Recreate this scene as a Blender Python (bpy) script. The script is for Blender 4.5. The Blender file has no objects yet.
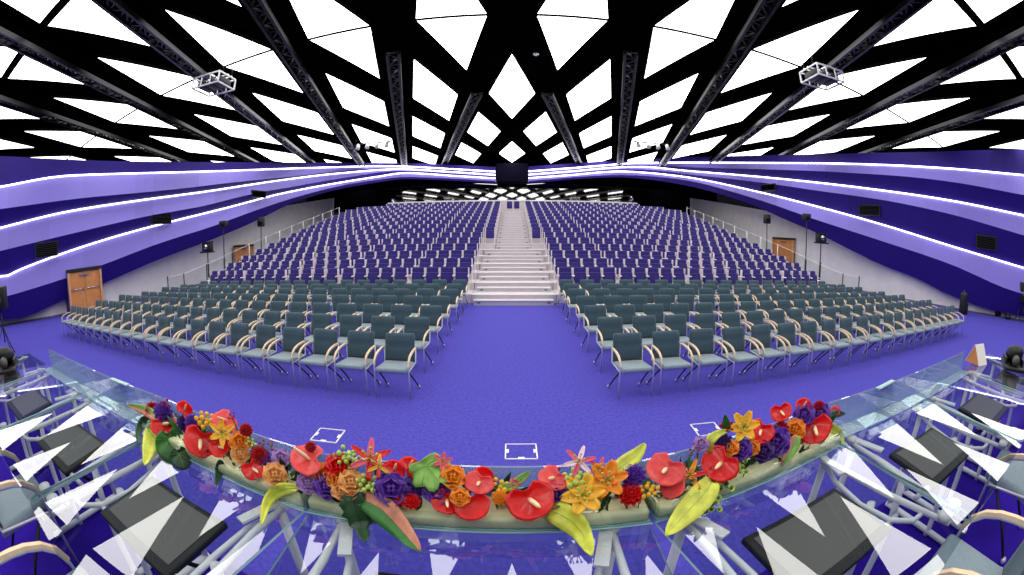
import bpy, bmesh, math, random
import numpy as np
from mathutils import Vector, Matrix
random.seed(7)
PI = math.pi
SC = bpy.context.scene
COL = SC.collection

# ------------------------------------------------------------------ camera (15 mm full-frame equisolid fisheye)
EYE = Vector((0.0, 0.0, 2.35))
PITCH = math.radians(7.3)
FPX = 15.0 / 36.0 * 1024
cd = bpy.data.cameras.new('camera'); co = bpy.data.objects.new('camera', cd); COL.objects.link(co)
cd.type = 'PANO'; cd.panorama_type = 'FISHEYE_EQUISOLID'
cd.fisheye_lens = 15.0; cd.fisheye_fov = math.radians(200); cd.sensor_width = 36.0; cd.sensor_fit = 'HORIZONTAL'
cd.clip_start = 0.05; cd.clip_end = 300
co.location = EYE; co.rotation_euler = (PI/2 - PITCH, 0, 0)
SC.camera = co

def ray(px, py):
    """direction from the eye through a point of the photograph"""
    dx, dy = px - 512.0, 287.5 - py
    r = math.hypot(dx, dy); th = 2*math.asin(r/(2*FPX)); k = math.sin(th)/max(r, 1e-9)
    x, u, d = dx*k, dy*k, math.cos(th)
    return Vector((x, d*math.cos(PITCH)+u*math.sin(PITCH), -d*math.sin(PITCH)+u*math.cos(PITCH)))
def at_z(px, py, z):
    r = ray(px, py); return EYE + r*((z-EYE.z)/r.z)
def on_plan(px, py, poly):
    """first meeting of the line of sight with a vertical surface over a plan polyline"""
    d = ray(px, py); best = None
    for (a, b) in zip(poly[:-1], poly[1:]):
        ex, ey = b[0]-a[0], b[1]-a[1]
        den = d.x*ey - d.y*ex
        if abs(den) < 1e-9: continue
        t = (a[0]*ey - a[1]*ex)/den
        s = (a[0]*d.y - a[1]*d.x)/den
        if t > 0 and -1e-6 <= s <= 1+1e-6 and (best is None or t < best): best = t
    if best is None: return None
    return EYE + d*best
def offset(poly, o):
    """plan polyline moved sideways by o to the left of its direction"""
    n = len(poly); out = []
    for i in range(n):
        nx = ny = 0
        for j in (i-1, i):
            if 0 <= j < n-1:
                ex, ey = poly[j+1][0]-poly[j][0], poly[j+1][1]-poly[j][1]; l = math.hypot(ex, ey)
                nx += -ey/l; ny += ex/l
        l = math.hypot(nx, ny); nx /= l; ny /= l
        if 0 < i < n-1:
            ex, ey = poly[i][0]-poly[i-1][0], poly[i][1]-poly[i-1][1]; q = math.hypot(ex, ey)
            c = (-ey*nx+ex*ny)/q
            nx /= c; ny /= c
        out.append((poly[i][0]+nx*o, poly[i][1]+ny*o))
    return out

# ------------------------------------------------------------------ materials
def lin(c): return tuple(((v/255)/12.92 if v/255 <= .04045 else ((v/255+.055)/1.055)**2.4) for v in c)
MATS = {}
def mat(name, rgb, rough=.5, metal=0., noise=0., scale=8., bump=0., bscale=200., spec=.5, emit=None, coat=0., sheen=0.):
    m = bpy.data.materials.new(name); m.use_nodes = True
    nt = m.node_tree; b = nt.nodes['Principled BSDF']; c = lin(rgb)
    b.inputs['Base Color'].default_value = (*c, 1); b.inputs['Roughness'].default_value = rough
    b.inputs['Metallic'].default_value = metal; b.inputs['Specular IOR Level'].default_value = spec
    b.inputs['Coat Weight'].default_value = coat; b.inputs['Sheen Weight'].default_value = sheen
    if emit:
        b.inputs['Emission Color'].default_value = (*emit[:3], 1); b.inputs['Emission Strength'].default_value = emit[3]
    tc = nt.nodes.new('ShaderNodeTexCoord')
    if noise:
        n = nt.nodes.new('ShaderNodeTexNoise'); n.inputs['Scale'].default_value = scale; n.inputs['Detail'].default_value = 5
        nt.links.new(tc.outputs['Object'], n.inputs['Vector'])
        r = nt.nodes.new('ShaderNodeMapRange'); r.inputs['From Min'].default_value = .3; r.inputs['From Max'].default_value = .7
        r.inputs['To Min'].default_value = 1-noise; r.inputs['To Max'].default_value = 1+noise
        nt.links.new(n.outputs['Fac'], r.inputs['Value'])
        mx = nt.nodes.new('ShaderNodeVectorMath'); mx.operation = 'SCALE'; mx.inputs[0].default_value = c
        nt.links.new(r.outputs['Result'], mx.inputs['Scale']); nt.links.new(mx.outputs[0], b.inputs['Base Color'])
    if bump:
        n2 = nt.nodes.new('ShaderNodeTexNoise'); n2.inputs['Scale'].default_value = bscale; n2.inputs['Detail'].default_value = 3
        nt.links.new(tc.outputs['Object'], n2.inputs['Vector'])
        bp = nt.nodes.new('ShaderNodeBump'); bp.inputs['Strength'].default_value = bump; bp.inputs['Distance'].default_value = .01
        nt.links.new(n2.outputs['Fac'], bp.inputs['Height']); nt.links.new(bp.outputs['Normal'], b.inputs['Normal'])
    MATS[name] = m; return m
def petal_mat(name, rgb, rough=.4, noise=.12, tl=.38, **k):
    m = mat(name, rgb, rough, noise=noise, scale=55, **k); nt = m.node_tree
    b = nt.nodes['Principled BSDF']; t = nt.nodes.new('ShaderNodeBsdfTranslucent'); x = nt.nodes.new('ShaderNodeMixShader'); x.inputs[0].default_value = tl
    src = b.inputs['Base Color'].links[0].from_socket; nt.links.new(src, t.inputs[0])
    nt.links.new(b.outputs[0], x.inputs[1]); nt.links.new(t.outputs[0], x.inputs[2]); nt.links.new(x.outputs[0], nt.nodes['Material Output'].inputs[0]); return m
def emis(name, rgb, s):
    m = bpy.data.materials.new(name); m.use_nodes = True; nt = m.node_tree; nt.nodes.clear()
    e = nt.nodes.new('ShaderNodeEmission'); o = nt.nodes.new('ShaderNodeOutputMaterial')
    e.inputs['Color'].default_value = (*rgb, 1); e.inputs['Strength'].default_value = s
    nt.links.new(e.outputs[0], o.inputs[0]); return m
def sheet_glass(name, tint, ior, rough=0.0, body=None, bodyfac=0.0):
    """architectural glass: what lies behind, tinted, under a mirror reflection that grows towards grazing"""
    m = bpy.data.materials.new(name); m.use_nodes = True; nt = m.node_tree; nt.nodes.clear()
    t = nt.nodes.new('ShaderNodeBsdfTransparent'); t.inputs[0].default_value = (*tint, 1)
    g = nt.nodes.new('ShaderNodeBsdfGlossy'); g.inputs['Roughness'].default_value = rough
    f = nt.nodes.new('ShaderNodeFresnel'); f.inputs['IOR'].default_value = ior
    mx = nt.nodes.new('ShaderNodeMixShader'); o = nt.nodes.new('ShaderNodeOutputMaterial')
    src = t.outputs[0]
    if body:
        d = nt.nodes.new('ShaderNodeBsdfDiffuse'); d.inputs[0].default_value = (*body, 1)
        m2 = nt.nodes.new('ShaderNodeMixShader'); m2.inputs[0].default_value = bodyfac
        nt.links.new(t.outputs[0], m2.inputs[1]); nt.links.new(d.outputs[0], m2.inputs[2]); src = m2.outputs[0]
    ge = nt.nodes.new('ShaderNodeNewGeometry'); iv = nt.nodes.new('ShaderNodeMath'); iv.operation = 'SUBTRACT'; iv.inputs[0].default_value = 1
    nt.links.new(ge.outputs['Backfacing'], iv.inputs[1])
    ml = nt.nodes.new('ShaderNodeMath'); ml.operation = 'MULTIPLY'; nt.links.new(f.outputs[0], ml.inputs[0]); nt.links.new(iv.outputs[0], ml.inputs[1])
    nt.links.new(ml.outputs[0], mx.inputs[0]); nt.links.new(src, mx.inputs[1]); nt.links.new(g.outputs[0], mx.inputs[2])
    nt.links.new(mx.outputs[0], o.inputs[0]); return m

PANEL_L = 5.0
M_carpet = mat('carpet', (78, 72, 172), .95, noise=.2, scale=22, bump=.4, bscale=110, spec=.1)
M_stagecarpet = mat('stage_carpet', (46, 18, 150), .95, noise=.1, scale=3, bump=.4, bscale=120, spec=.1)
M_teal = mat('teal_fabric', (60, 82, 94), .85, noise=.08, scale=30, bump=.2, bscale=500, spec=.2, sheen=.2)
M_teal_toplit = mat('teal_fabric_toplit', (136, 152, 162), .8, noise=.06, scale=30, bump=.2, bscale=500, spec=.25, sheen=.2)  # teal fabric lightened for the seats, overhead light put into the colour
M_purple = mat('purple_fabric', (48, 38, 114), .85, noise=.08, scale=20, spec=.2, sheen=.2)
M_seatframe = mat('pale_frame', (232, 222, 230), .45)
M_chrome = mat('chrome', (205, 205, 212), .22, metal=1.)
M_silver = mat('silver_paint', (246, 246, 246), .35, spec=.6)
M_legmetal = mat('satin_metal', (205, 203, 216), .3, metal=.4)
M_dark = mat('black_plastic', (18, 18, 20), .5)
M_wood = mat('beech_wood', (222, 168, 118), .45, noise=.12, scale=6)
M_woodarm = mat('pale_beech', (236, 206, 168), .4, noise=.1, scale=12)
M_door = mat('door_wood', (214, 142, 76), .5, noise=.12, scale=4)
M_grey = mat('grey_wall', (238, 234, 228), .8, noise=.05, scale=1.5)
M_base = mat('baseboard_grey', (120, 116, 118), .6)
M_black = mat('black_ceiling', (3, 3, 3), .9, spec=0)
M_truss = mat('truss_metal', (46, 46, 49), .3, metal=1.)
M_step = mat('step_laminate', (204, 197, 206), .5, noise=.06, scale=3)
M_nosing = mat('nosing_white', (232, 228, 224), .45)
M_riserside = mat('tribune_side', (205, 198, 200), .6)
M_navy = mat('navy_panel', (8, 5, 30), .8, spec=.1)
M_void = mat('dark_wall', (5, 4, 10), .9, spec=.05)
M_white = mat('white_paint', (235, 235, 232), .5)
M_screen = mat('monitor_screen', (98, 95, 90), .4, spec=.5)
M_cream = mat('cream_floral_base', (236, 234, 186), .6, noise=.08, scale=12)
M_paper = mat('paper', (238, 235, 230), .7)
M_panel = emis('light_panel', (1.0, .985, .95), PANEL_L)
M_led = emis('led_white', (.97, .95, 1.0), 5.0)
M_glass = sheet_glass('clear_glass', (.92, .96, .95), 1.9)
M_top = sheet_glass('desk_top_glass', (.73, .77, .80), 2.1)
M_lip = sheet_glass('lip_glass', (.84, .93, .93), 1.7, body=(.62, .78, .82), bodyfac=.26)
M_rail_glass = sheet_glass('rail_glass', (.9, .94, .92), 1.45)
M_edge = mat('glass_edge', (168, 206, 202), .2, spec=.6)
M_mirror = bpy.data.materials.new('smoked_glass'); M_mirror.use_nodes = True
_b = M_mirror.node_tree.nodes['Principled BSDF']
_b.inputs['Base Color'].default_value = (.34, .34, .35, 1); _b.inputs['Metallic'].default_value = 1; _b.inputs['Roughness'].default_value = .03

def wall_paint(name, rgb, var):
    """painted panels: a little tone difference from one panel to the next, along the uv's u (metres)"""
    m = bpy.data.materials.new(name); m.use_nodes = True; nt = m.node_tree; b = nt.nodes['Principled BSDF']
    b.inputs['Roughness'].default_value = .5; b.inputs['Specular IOR Level'].default_value = .3
    uv = nt.nodes.new('ShaderNodeUVMap'); sp = nt.nodes.new('ShaderNodeSeparateXYZ'); nt.links.new(uv.outputs[0], sp.inputs[0])
    dv = nt.nodes.new('ShaderNodeMath'); dv.operation = 'DIVIDE'; dv.inputs[1].default_value = 2.4; nt.links.new(sp.outputs[0], dv.inputs[0])
    fl = nt.nodes.new('ShaderNodeMath'); fl.operation = 'FLOOR'; nt.links.new(dv.outputs[0], fl.inputs[0])
    cb = nt.nodes.new('ShaderNodeCombineXYZ'); nt.links.new(fl.outputs[0], cb.inputs[0]); nt.links.new(sp.outputs[1], cb.inputs[1])
    wn = nt.nodes.new('ShaderNodeTexWhiteNoise'); wn.noise_dimensions = '2D'; nt.links.new(cb.outputs[0], wn.inputs['Vector'])
    mr = nt.nodes.new('ShaderNodeMapRange'); mr.inputs['To Min'].default_value = 1-var; mr.inputs['To Max'].default_value = 1+var
    nt.links.new(wn.outputs['Value'], mr.inputs['Value'])
    mx = nt.nodes.new('ShaderNodeVectorMath'); mx.operation = 'SCALE'; mx.inputs[0].default_value = lin(rgb)
    nt.links.new(mr.outputs['Result'], mx.inputs['Scale']); nt.links.new(mx.outputs[0], b.inputs['Base Color'])
    return m
M_violet = wall_paint('lavender_panels', (128, 116, 206), .13)
M_indigo = wall_paint('indigo_panels', (42, 22, 124), .07)

# ------------------------------------------------------------------ mesh building
class MB:
    def __init__(s): s.v = []; s.f = []; s.m = []; s.sm = []
    def add(s, vs, fs, mi=0, smooth=False):
        o = len(s.v); s.v += [tuple(v) for v in vs]
        for f in fs: s.f.append([o+i for i in f]); s.m.append(mi); s.sm.append(smooth)
        return s
    def box(s, c, d, M=None, mi=0):
        x, y, z = d[0]/2, d[1]/2, d[2]/2
        vs = [Vector((a*x, b*y, e*z)) for e in (-1, 1) for b in (-1, 1) for a in (-1, 1)]
        vs = [(M @ v if M else v) + Vector(c) for v in vs]
        return s.add(vs, [(0,2,3,1),(4,5,7,6),(0,1,5,4),(2,6,7,3),(0,4,6,2),(1,3,7,5)], mi)
    def rbox(s, c, d, r=.02, M=None, mi=0, seg=2):
        bm = bmesh.new(); bmesh.ops.create_cube(bm, size=1)
        for v in bm.verts: v.co = Vector((v.co.x*d[0], v.co.y*d[1], v.co.z*d[2]))
        bmesh.ops.bevel(bm, geom=bm.edges[:], offset=min(r, min(d)*.49), segments=seg, affect='EDGES', profile=.5)
        vs = [(M @ v.co if M else v.co.copy()) + Vector(c) for v in bm.verts]
        for i, v in enumerate(bm.verts): v.index = i
        fs = [[v.index for v in f.verts] for f in bm.faces]; bm.free()
        return s.add(vs, fs, mi, True)
    def tube(s, pts, r, n=8, mi=0, cap=True):
        pts = [Vector(p) for p in pts]; k = len(pts)
        rs = r if isinstance(r, (list, tuple)) else [r]*k
        up = None; rings = []
        for i, p in enumerate(pts):
            t = (pts[min(i+1, k-1)] - pts[max(i-1, 0)]).normalized()
            if up is None: up = Vector((0, 0, 1)) if abs(t.z) < .9 else Vector((0, 1, 0))
            a = t.cross(up); 
            if a.length < 1e-6: a = t.orthogonal()
            a.normalize(); b = a.cross(t).normalized(); up = b
            rings.append([p + a*math.cos(2*PI*j/n)*rs[i] + b*math.sin(2*PI*j/n)*rs[i] for j in range(n)])
        vs = [v for R in rings for v in R]; fs = []
        for i in range(k-1):
            for j in range(n):
                fs.append((i*n+j, i*n+(j+1) % n, (i+1)*n+(j+1) % n, (i+1)*n+j))
        if cap: fs += [tuple(reversed(range(n))), tuple((k-1)*n+j for j in range(n))]
        return s.add(vs, fs, mi, True)
    def strip(s, pts, w, t, mi=0):
        """flat bar of width w (sideways) and thickness t along pts"""
        pts = [Vector(p) for p in pts]; k = len(pts); vs = []
        for i, p in enumerate(pts):
            d = (pts[min(i+1, k-1)] - pts[max(i-1, 0)]).normalized()
            a = d.cross(Vector((0, 0, 1)))
            if a.length < 1e-6: a = Vector((1, 0, 0))
            a.normalize(); b = a.cross(d).normalized()
            ww = w[i] if isinstance(w, (list, tuple)) else w
            vs += [p+a*ww/2+b*t/2, p-a*ww/2+b*t/2, p-a*ww/2-b*t/2, p+a*ww/2-b*t/2]
        fs = [(3, 2, 1, 0), tuple((k-1)*4+j for j in range(4))]
        for i in range(k-1):
            for j in range(4): fs.append((i*4+j, i*4+(j+1) % 4, (i+1)*4+(j+1) % 4, (i+1)*4+j))
        return s.add(vs, fs, mi)
    def sphere(s, c, r, nu=10, nv=6, M=None, mi=0):
        rr = r if isinstance(r, (tuple, list)) else (r, r, r); vs = []; fs = []
        for i in range(nv+1):
            th = PI*i/nv
            for j in range(nu):
                ph = 2*PI*j/nu; v = Vector((rr[0]*math.sin(th)*math.cos(ph), rr[1]*math.sin(th)*math.sin(ph), rr[2]*math.cos(th)))
                vs.append((M @ v if M else v) + Vector(c))
        for i in range(nv):
            for j in range(nu): fs.append((i*nu+j, (i+1)*nu+j, (i+1)*nu+(j+1) % nu, i*nu+(j+1) % nu))
        return s.add(vs, fs, mi, True)
    def prism(s, poly, z0, z1, mi=0):
        n = len(poly); vs = [(x, y, z0) for x, y in poly] + [(x, y, z1) for x, y in poly]
        fs = [tuple(reversed(range(n))), tuple(n+i for i in range(n))] + [(i, (i+1) % n, n+(i+1) % n, n+i) for i in range(n)]
        return s.add(vs, fs, mi)
    def mesh(s, name, mats):
        me = bpy.data.meshes.new(name); me.from_pydata(s.v, [], s.f); me.update()
        for m in (mats if isinstance(mats, (list, tuple)) else [mats]): me.materials.append(m)
        me.polygons.foreach_set('material_index', s.m); me.polygons.foreach_set('use_smooth', s.sm)
        return me
    def build(s, name, mats, parent=None, loc=None):
        return link(name, s.mesh(name, mats), parent, loc)
def link(name, me, parent=None, loc=None):
    o = bpy.data.objects.new(name, me); COL.objects.link(o)
    if parent is not None: o.parent = parent
    if loc is not None: o.location = loc
    return o
def tag(o, label, cat, group=None, kind=None):
    o['label'] = label; o['category'] = cat
    if group: o['group'] = group
    if kind: o['kind'] = kind
    return o
def empty(name, loc=(0, 0, 0), rz=0., label=None, cat=None, group=None):
    o = bpy.data.objects.new(name, None); COL.objects.link(o); o.location = loc; o.rotation_euler = (0, 0, rz)
    o.empty_display_size = .1
    if label: tag(o, label, cat, group)
    return o
def copy_tree(o, loc, rz, label, group):
    r = o.copy(); COL.objects.link(r); r.location = loc; r.rotation_euler = (0, 0, rz); r['label'] = label; r['group'] = group
    for ch in o.children:
        c = ch.copy(); COL.objects.link(c); c.parent = r
        for g in ch.children:
            d = g.copy(); COL.objects.link(d); d.parent = c
    return r
def struct(o): o['kind'] = 'structure'; return o
ORD = ['zeroth','first','second','third','fourth','fifth','sixth','seventh','eighth','ninth','tenth','eleventh','twelfth','thirteenth','fourteenth',
       'fifteenth','sixteenth','seventeenth','eighteenth','nineteenth','twentieth','twenty-first','twenty-second','twenty-third','twenty-fourth']

# ================================================================== THE SETTING
HC = 7.0                                    # ceiling crown above the eye
def vault(x): return EYE.z + HC*(1 - .0185*(x/HC)**2)
b = MB(); b.box((0, 17, -.1), (70, 56, .2)); struct(b.build('floor', M_carpet))

# ceiling: black shallow vault
b = MB(); xs = [-34 + 68*i/36 for i in range(37)]
vs = []; fs = []
for x in xs: vs += [(x, -10, vault(x)+.25), (x, 45, vault(x)+.25)]
for i in range(36): fs.append((2*i, 2*i+1, 2*i+3, 2*i+2))
b.add(vs, fs, 0, True); struct(b.build('ceiling', M_black))
b = MB(); b.box((0, -9.5, 5), (70, .3, 10)); struct(b.build('wall_stage', M_navy))

# side walls and the ribbon that runs round to the rear: control heights read along the wall
PLAN_L = [(-27.5, .5), (-20.7, 5.9), (-18.1, 9.6), (-17.3, 16), (-16.7, 26), (-15.9, 30), (-14.2, 33.6), (-12, 36.2), (-9.6, 37.7), (-6, 38.2), (-1.45, 38.5)]
def smooth(P, m=4):
    out = []
    for i in range(len(P)-1):
        a, b0, c, d = P[max(i-1, 0)], P[i], P[i+1], P[min(i+2, len(P)-1)]
        for q in range(m):
            f = q/m
            out.append(tuple(.5*((2*b0[t])+(-a[t]+c[t])*f+(2*a[t]-5*b0[t]+4*c[t]-d[t])*f*f+(-a[t]+3*b0[t]-3*c[t]+d[t])*f**3) for t in (0, 1)))
    return out + [tuple(P[-1])]
PLAN_L = smooth([(-27.5, .5), (-23.6, 3.0), (-20.7, 5.9), (-18.7, 9.6), (-17.5, 16), (-16.8, 22), (-16.2, 27), (-15.2, 31), (-13.6, 34.4), (-11.6, 36.6), (-9.4, 37.7), (-6, 38.2), (-1.2, 38.5)])
PLAN_R = smooth([(-29, 1.2), (-25, 4.2), (-22.3, 7.2), (-20.4, 10.6), (-18.5, 16), (-17.4, 22), (-16.5, 27), (-15.3, 31), (-13.6, 34.4), (-11.6, 36.6), (-9.4, 37.7), (-6, 38.2), (-1.2, 38.5)])
GREY_L = [(-33, -3.9), (-27, .9), (-21.3, 5.7), (-19.3, 8.7), (-18.6, 12), (-18.4, 41.3)]
GREY_R = [(-33, -2.5), (-29, 1.8), (-23.0, 6.6), (-21.2, 9.4), (-19.4, 14), (-18.7, 20), (-18.4, 41.3)]
BANDS = {  # photograph heights of each fold line, left half
 'top':  [(0,156),(60,159),(110,161),(199,162),(332,162.6),(400,163),(496,167)],
 'led1': [(0,187),(66,176),(130,173.6),(199,171.8),(290,168.6),(332,167.3),(380,166.2),(405,166.6),(450,169.0),(496,171.6)],
 'lo1':  [(0,209),(83,198),(166,190.2),(232,182.6),(299,175.6),(340,171.0),(400,167.6),(496,173.2)],
 'led2': [(0,228),(66,212),(140,200.4),(199,192.6),(290,179),(340,173.3),(400,169.2),(450,172.0),(496,174.9)],
 'lo2':  [(0,251),(66,235),(153,215),(199,207),(252,194),(300,185.5),(340,178.5),(400,171),(496,176.4)],
 'led3': [(0,276.3),(8,275.6),(20,269.6),(116,236.4),(232,206.5),(282,193.5),(340,182.6),(380,176.4),(405,173.0),(450,175.6),(496,178.4)],
 'lo3':  [(0,298),(13,294.5),(66,278),(109,262.5),(160,243),(212,226.5),(247,213.5),(290,199),(340,186),(380,179.5),(405,177),(496,181)],
 'bot':  [(0,320),(15,319),(70,297),(109,281),(160,259),(203,243),(247,225),(262,218),(290,204),(340,189),(380,182),(405,179),(496,183)],
}
BANDS_R = {  # the right half, measured from the right edge
 'top':  [(0,149),(110,152),(199,154),(332,157),(400,160),(496,166.5)],
 'led1': [(0,175.3),(74,168.7),(141,165),(207,163.3),(340,162.6),(383,162.9),(405,164.2),(450,168),(496,171.4)],
 'lo1':  [(0,195),(74,181.6),(124,176),(174,172.8),(207,171),(340,167),(383,164.8),(405,165.8),(450,169.5),(496,173)],
 'led2': [(0,215.5),(74,200.5),(141,190.6),(207,182.6),(274,176),(340,170.6),(383,166.8),(405,167.4),(450,171.2),(496,174.7)],
 'lo2':  [(0,235.4),(74,214),(141,200),(207,190.6),(257,183.3),(340,173.8),(383,169.4),(405,169.4),(450,173),(496,176.3)],
 'led3': [(0,268),(74,245.7),(141,224.8),(207,206.5),(274,190),(340,176.8),(383,172.4),(405,171.4),(450,174.8),(496,178.2)],
 'lo3':  [(0,294),(14,290),(74,264),(141,241.4),(207,220),(274,197),(340,180),(383,175.6),(405,175),(496,181)],
 'bot':  [(0,316),(24,312),(78,293.5),(108,278),(141,265.6),(174,249.7),(207,233),(240,219),(274,204),(340,185),(383,178.6),(405,177.2),(496,183)],
}
def interp(tab, x):
    if x <= tab[0][0]: return tab[0][1]
    n = len(tab)
    def sl(i):
        if i <= 0: return (tab[1][1]-tab[0][1])/(tab[1][0]-tab[0][0])
        if i >= n-1: return (tab[-1][1]-tab[-2][1])/(tab[-1][0]-tab[-2][0])
        p, q = (tab[i][1]-tab[i-1][1])/(tab[i][0]-tab[i-1][0]), (tab[i+1][1]-tab[i][1])/(tab[i+1][0]-tab[i][0])
        return 2*p*q/(p+q) if p*q > 0 else 0
    for i in range(n-1):
        (a, ya), (c, yc) = tab[i], tab[i+1]
        if x <= c:
            h = c-a; t = (x-a)/h
            return (2*t**3-3*t*t+1)*ya + (t**3-2*t*t+t)*h*sl(i) + (-2*t**3+3*t*t)*yc + (t**3-t*t)*h*sl(i+1)
    return tab[-1][1]
PXS = [-14, 0, 8, 20, 34, 50, 66, 83, 100, 116, 135, 153, 176, 199, 215, 232, 247, 262, 276, 290, 305, 320, 332, 344, 356, 368, 380, 392, 400, 410, 425, 450, 475, 495.5]
FOLD = {'top': 0, 'led1': 0, 'lo1': .45, 'led2': .06, 'lo2': .50, 'led3': .10, 'lo3': .50, 'bot': .12}
def band_line(key, side):
    out = []
    for x in PXS:
        k = 1 if x < 230 else max(.08, 1-(x-230)/150)        # the folds flatten out towards the rear
        poly = offset(PLAN_L if side > 0 else PLAN_R, -FOLD[key]*k)
        p = on_plan(x, interp((BANDS if side > 0 else BANDS_R)[key], x), poly)
        if p is None: continue
        out.append(Vector((p.x*side, p.y, p.z)))
    e = (-33.0, -4.5); z = out[0].z + (out[0].z-out[1].z)*.6          # on past the edge of the view, towards the stage wall
    return [Vector(((e[0]+FOLD[key]*.7)*side, e[1], z))] + out
def ruled(b, A, B, mi, flip, u=None):
    n = len(A); vs = list(A)+list(B)
    fs = [((i, i+1, n+i+1, n+i) if not flip else (n+i, n+i+1, i+1, i)) for i in range(n-1)]
    b.add(vs, fs, mi)
LEDS = {}
for side, nm in ((1, 'left'), (-1, 'right')):
    L = {k: band_line(k, side) for k in BANDS}
    LEDS[nm] = L
    n = min(len(v) for v in L.values()); L = {k: v[-n:] for k, v in L.items()}; LEDS[nm] = L
    b = MB(); keys = list(BANDS)
    back = [Vector((p.x + side*-0.0, p.y, p.z)) for p in L['top']]
    for i in range(len(keys)-1):
        mi = 1 if keys[i].startswith('led') else 0
        ruled(b, L[keys[i]], L[keys[i+1]], mi, side > 0)
    me = b.mesh('wall_'+nm, [M_indigo, M_violet])
    uvl = me.uv_layers.new(name='UVMap')
    run = [0]
    for i in range(1, n): run.append(run[-1] + (L['top'][i]-L['top'][i-1]).length)
    for p in me.polygons:
        bi = p.index//(n-1); ci = p.index % (n-1)
        u = (run[ci]+run[ci+1])/2
        for li in p.loop_indices:
            uvl.data[li].uv = (u, bi+.5)
    struct(link('wall_'+nm, me))
    # soffit behind the lowest fold, out to the grey wall
    GREY = GREY_L if side > 0 else GREY_R
    b = MB(); A = L['bot']; B = []
    for p in A:
        # outwards from the ribbon, same height
        q = Vector((-18.45*side if abs(p.x) < 18.4 and p.y > 15 else p.x-1.0*side, p.y + (0 if p.y < 30 else 2.5), p.z))
        B.append(q)
    ruled(b, A, B, 0, side > 0); struct(b.build('trim_soffit_'+nm, M_void))
    b = MB(); A = L['top']; ruled(b, [Vector((p.x - side*1.6*(1 if p.y < 34 else .3), p.y + (.0 if p.y < 34 else 1.6), p.z+.02)) for p in A], A, 0, side > 0)
    struct(b.build('trim_top_'+nm, M_void))
    # grey lower wall and dark upper wall over it
    b = MB()
    for (a, c) in zip(GREY[:-1], GREY[1:]):
        gt = lambda y: 2.6 + max(0, y-12)*.13
        vs = [(a[0]*side, a[1], 0), (c[0]*side, c[1], 0), (c[0]*side, c[1], gt(c[1])), (a[0]*side, a[1], gt(a[1]))]
        b.add(vs, [(0, 1, 2, 3) if side < 0 else (3, 2, 1, 0)])
    struct(b.build('wall_grey_'+nm, M_grey))
    b = MB(); b.box((-side*34, 17, 5), (.3, 56, 10)); struct(b.build('wall_outer_'+nm, M_void))
    b = MB()
    for (a, c) in zip(GREY[:-1], GREY[1:]):
        dx, dy = c[0]-a[0], c[1]-a[1]; l = math.hypot(dx, dy); nx, ny = dy/l*.012, -dx/l*.012
        vs = [((a[0]+nx)*side, a[1]+ny, 0), ((c[0]+nx)*side, c[1]+ny, 0), ((c[0]+nx)*side, c[1]+ny, .05), ((a[0]+nx)*side, a[1]+ny, .05)]
        b.add(vs, [(0, 1, 2, 3)])
    struct(b.build('baseboard_'+nm, M_base))
    # led strips along the fold lines
    for key, word in (('led1', 'top'), ('led2', 'middle'), ('led3', 'lowest')):
        b = MB(); pts = []
        for p in L[key]:
            d = Vector((EYE.x-p.x, EYE.y-p.y, 0)).normalized(); pts.append(p + d*.05 + Vector((0, 0, .0)))
        rad = [.016 + .0008*p.length + (.012*min(1, (p.y-30)/7) if p.y > 30 else 0) for p in pts]
        b.tube(pts, rad, 6)
        tag(b.build('led_strip', M_led), f'glowing white LED strip, {word} of three along the {nm} violet wall', 'light strip', 'LED wall strips')

# rear: reflective dark glazing above the last row, booth block in the middle
b = MB()
pl = [(-13.6, 41.0), (13.6, 41.0)]
for a, c in zip(pl[:-1], pl[1:]):
    b.add([(a[0], a[1], 4.2), (c[0], c[1], 4.2), (c[0], c[1], 7.6), (a[0], a[1], 7.6)], [(0, 1, 2, 3)])
struct(b.build('window_1', M_mirror))
b = MB(); b.box((0, 42, 4.7), (44, .4, 10)); struct(b.build('wall_rear', M_void))
b = MB(); b.rbox((0, 39.4, 7.9), (2.9, 1.6, 1.75), .05)
bt = b.build('projection_booth', M_navy); tag(bt, 'navy box between the ends of the LED bands above the top row', 'booth')

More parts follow.
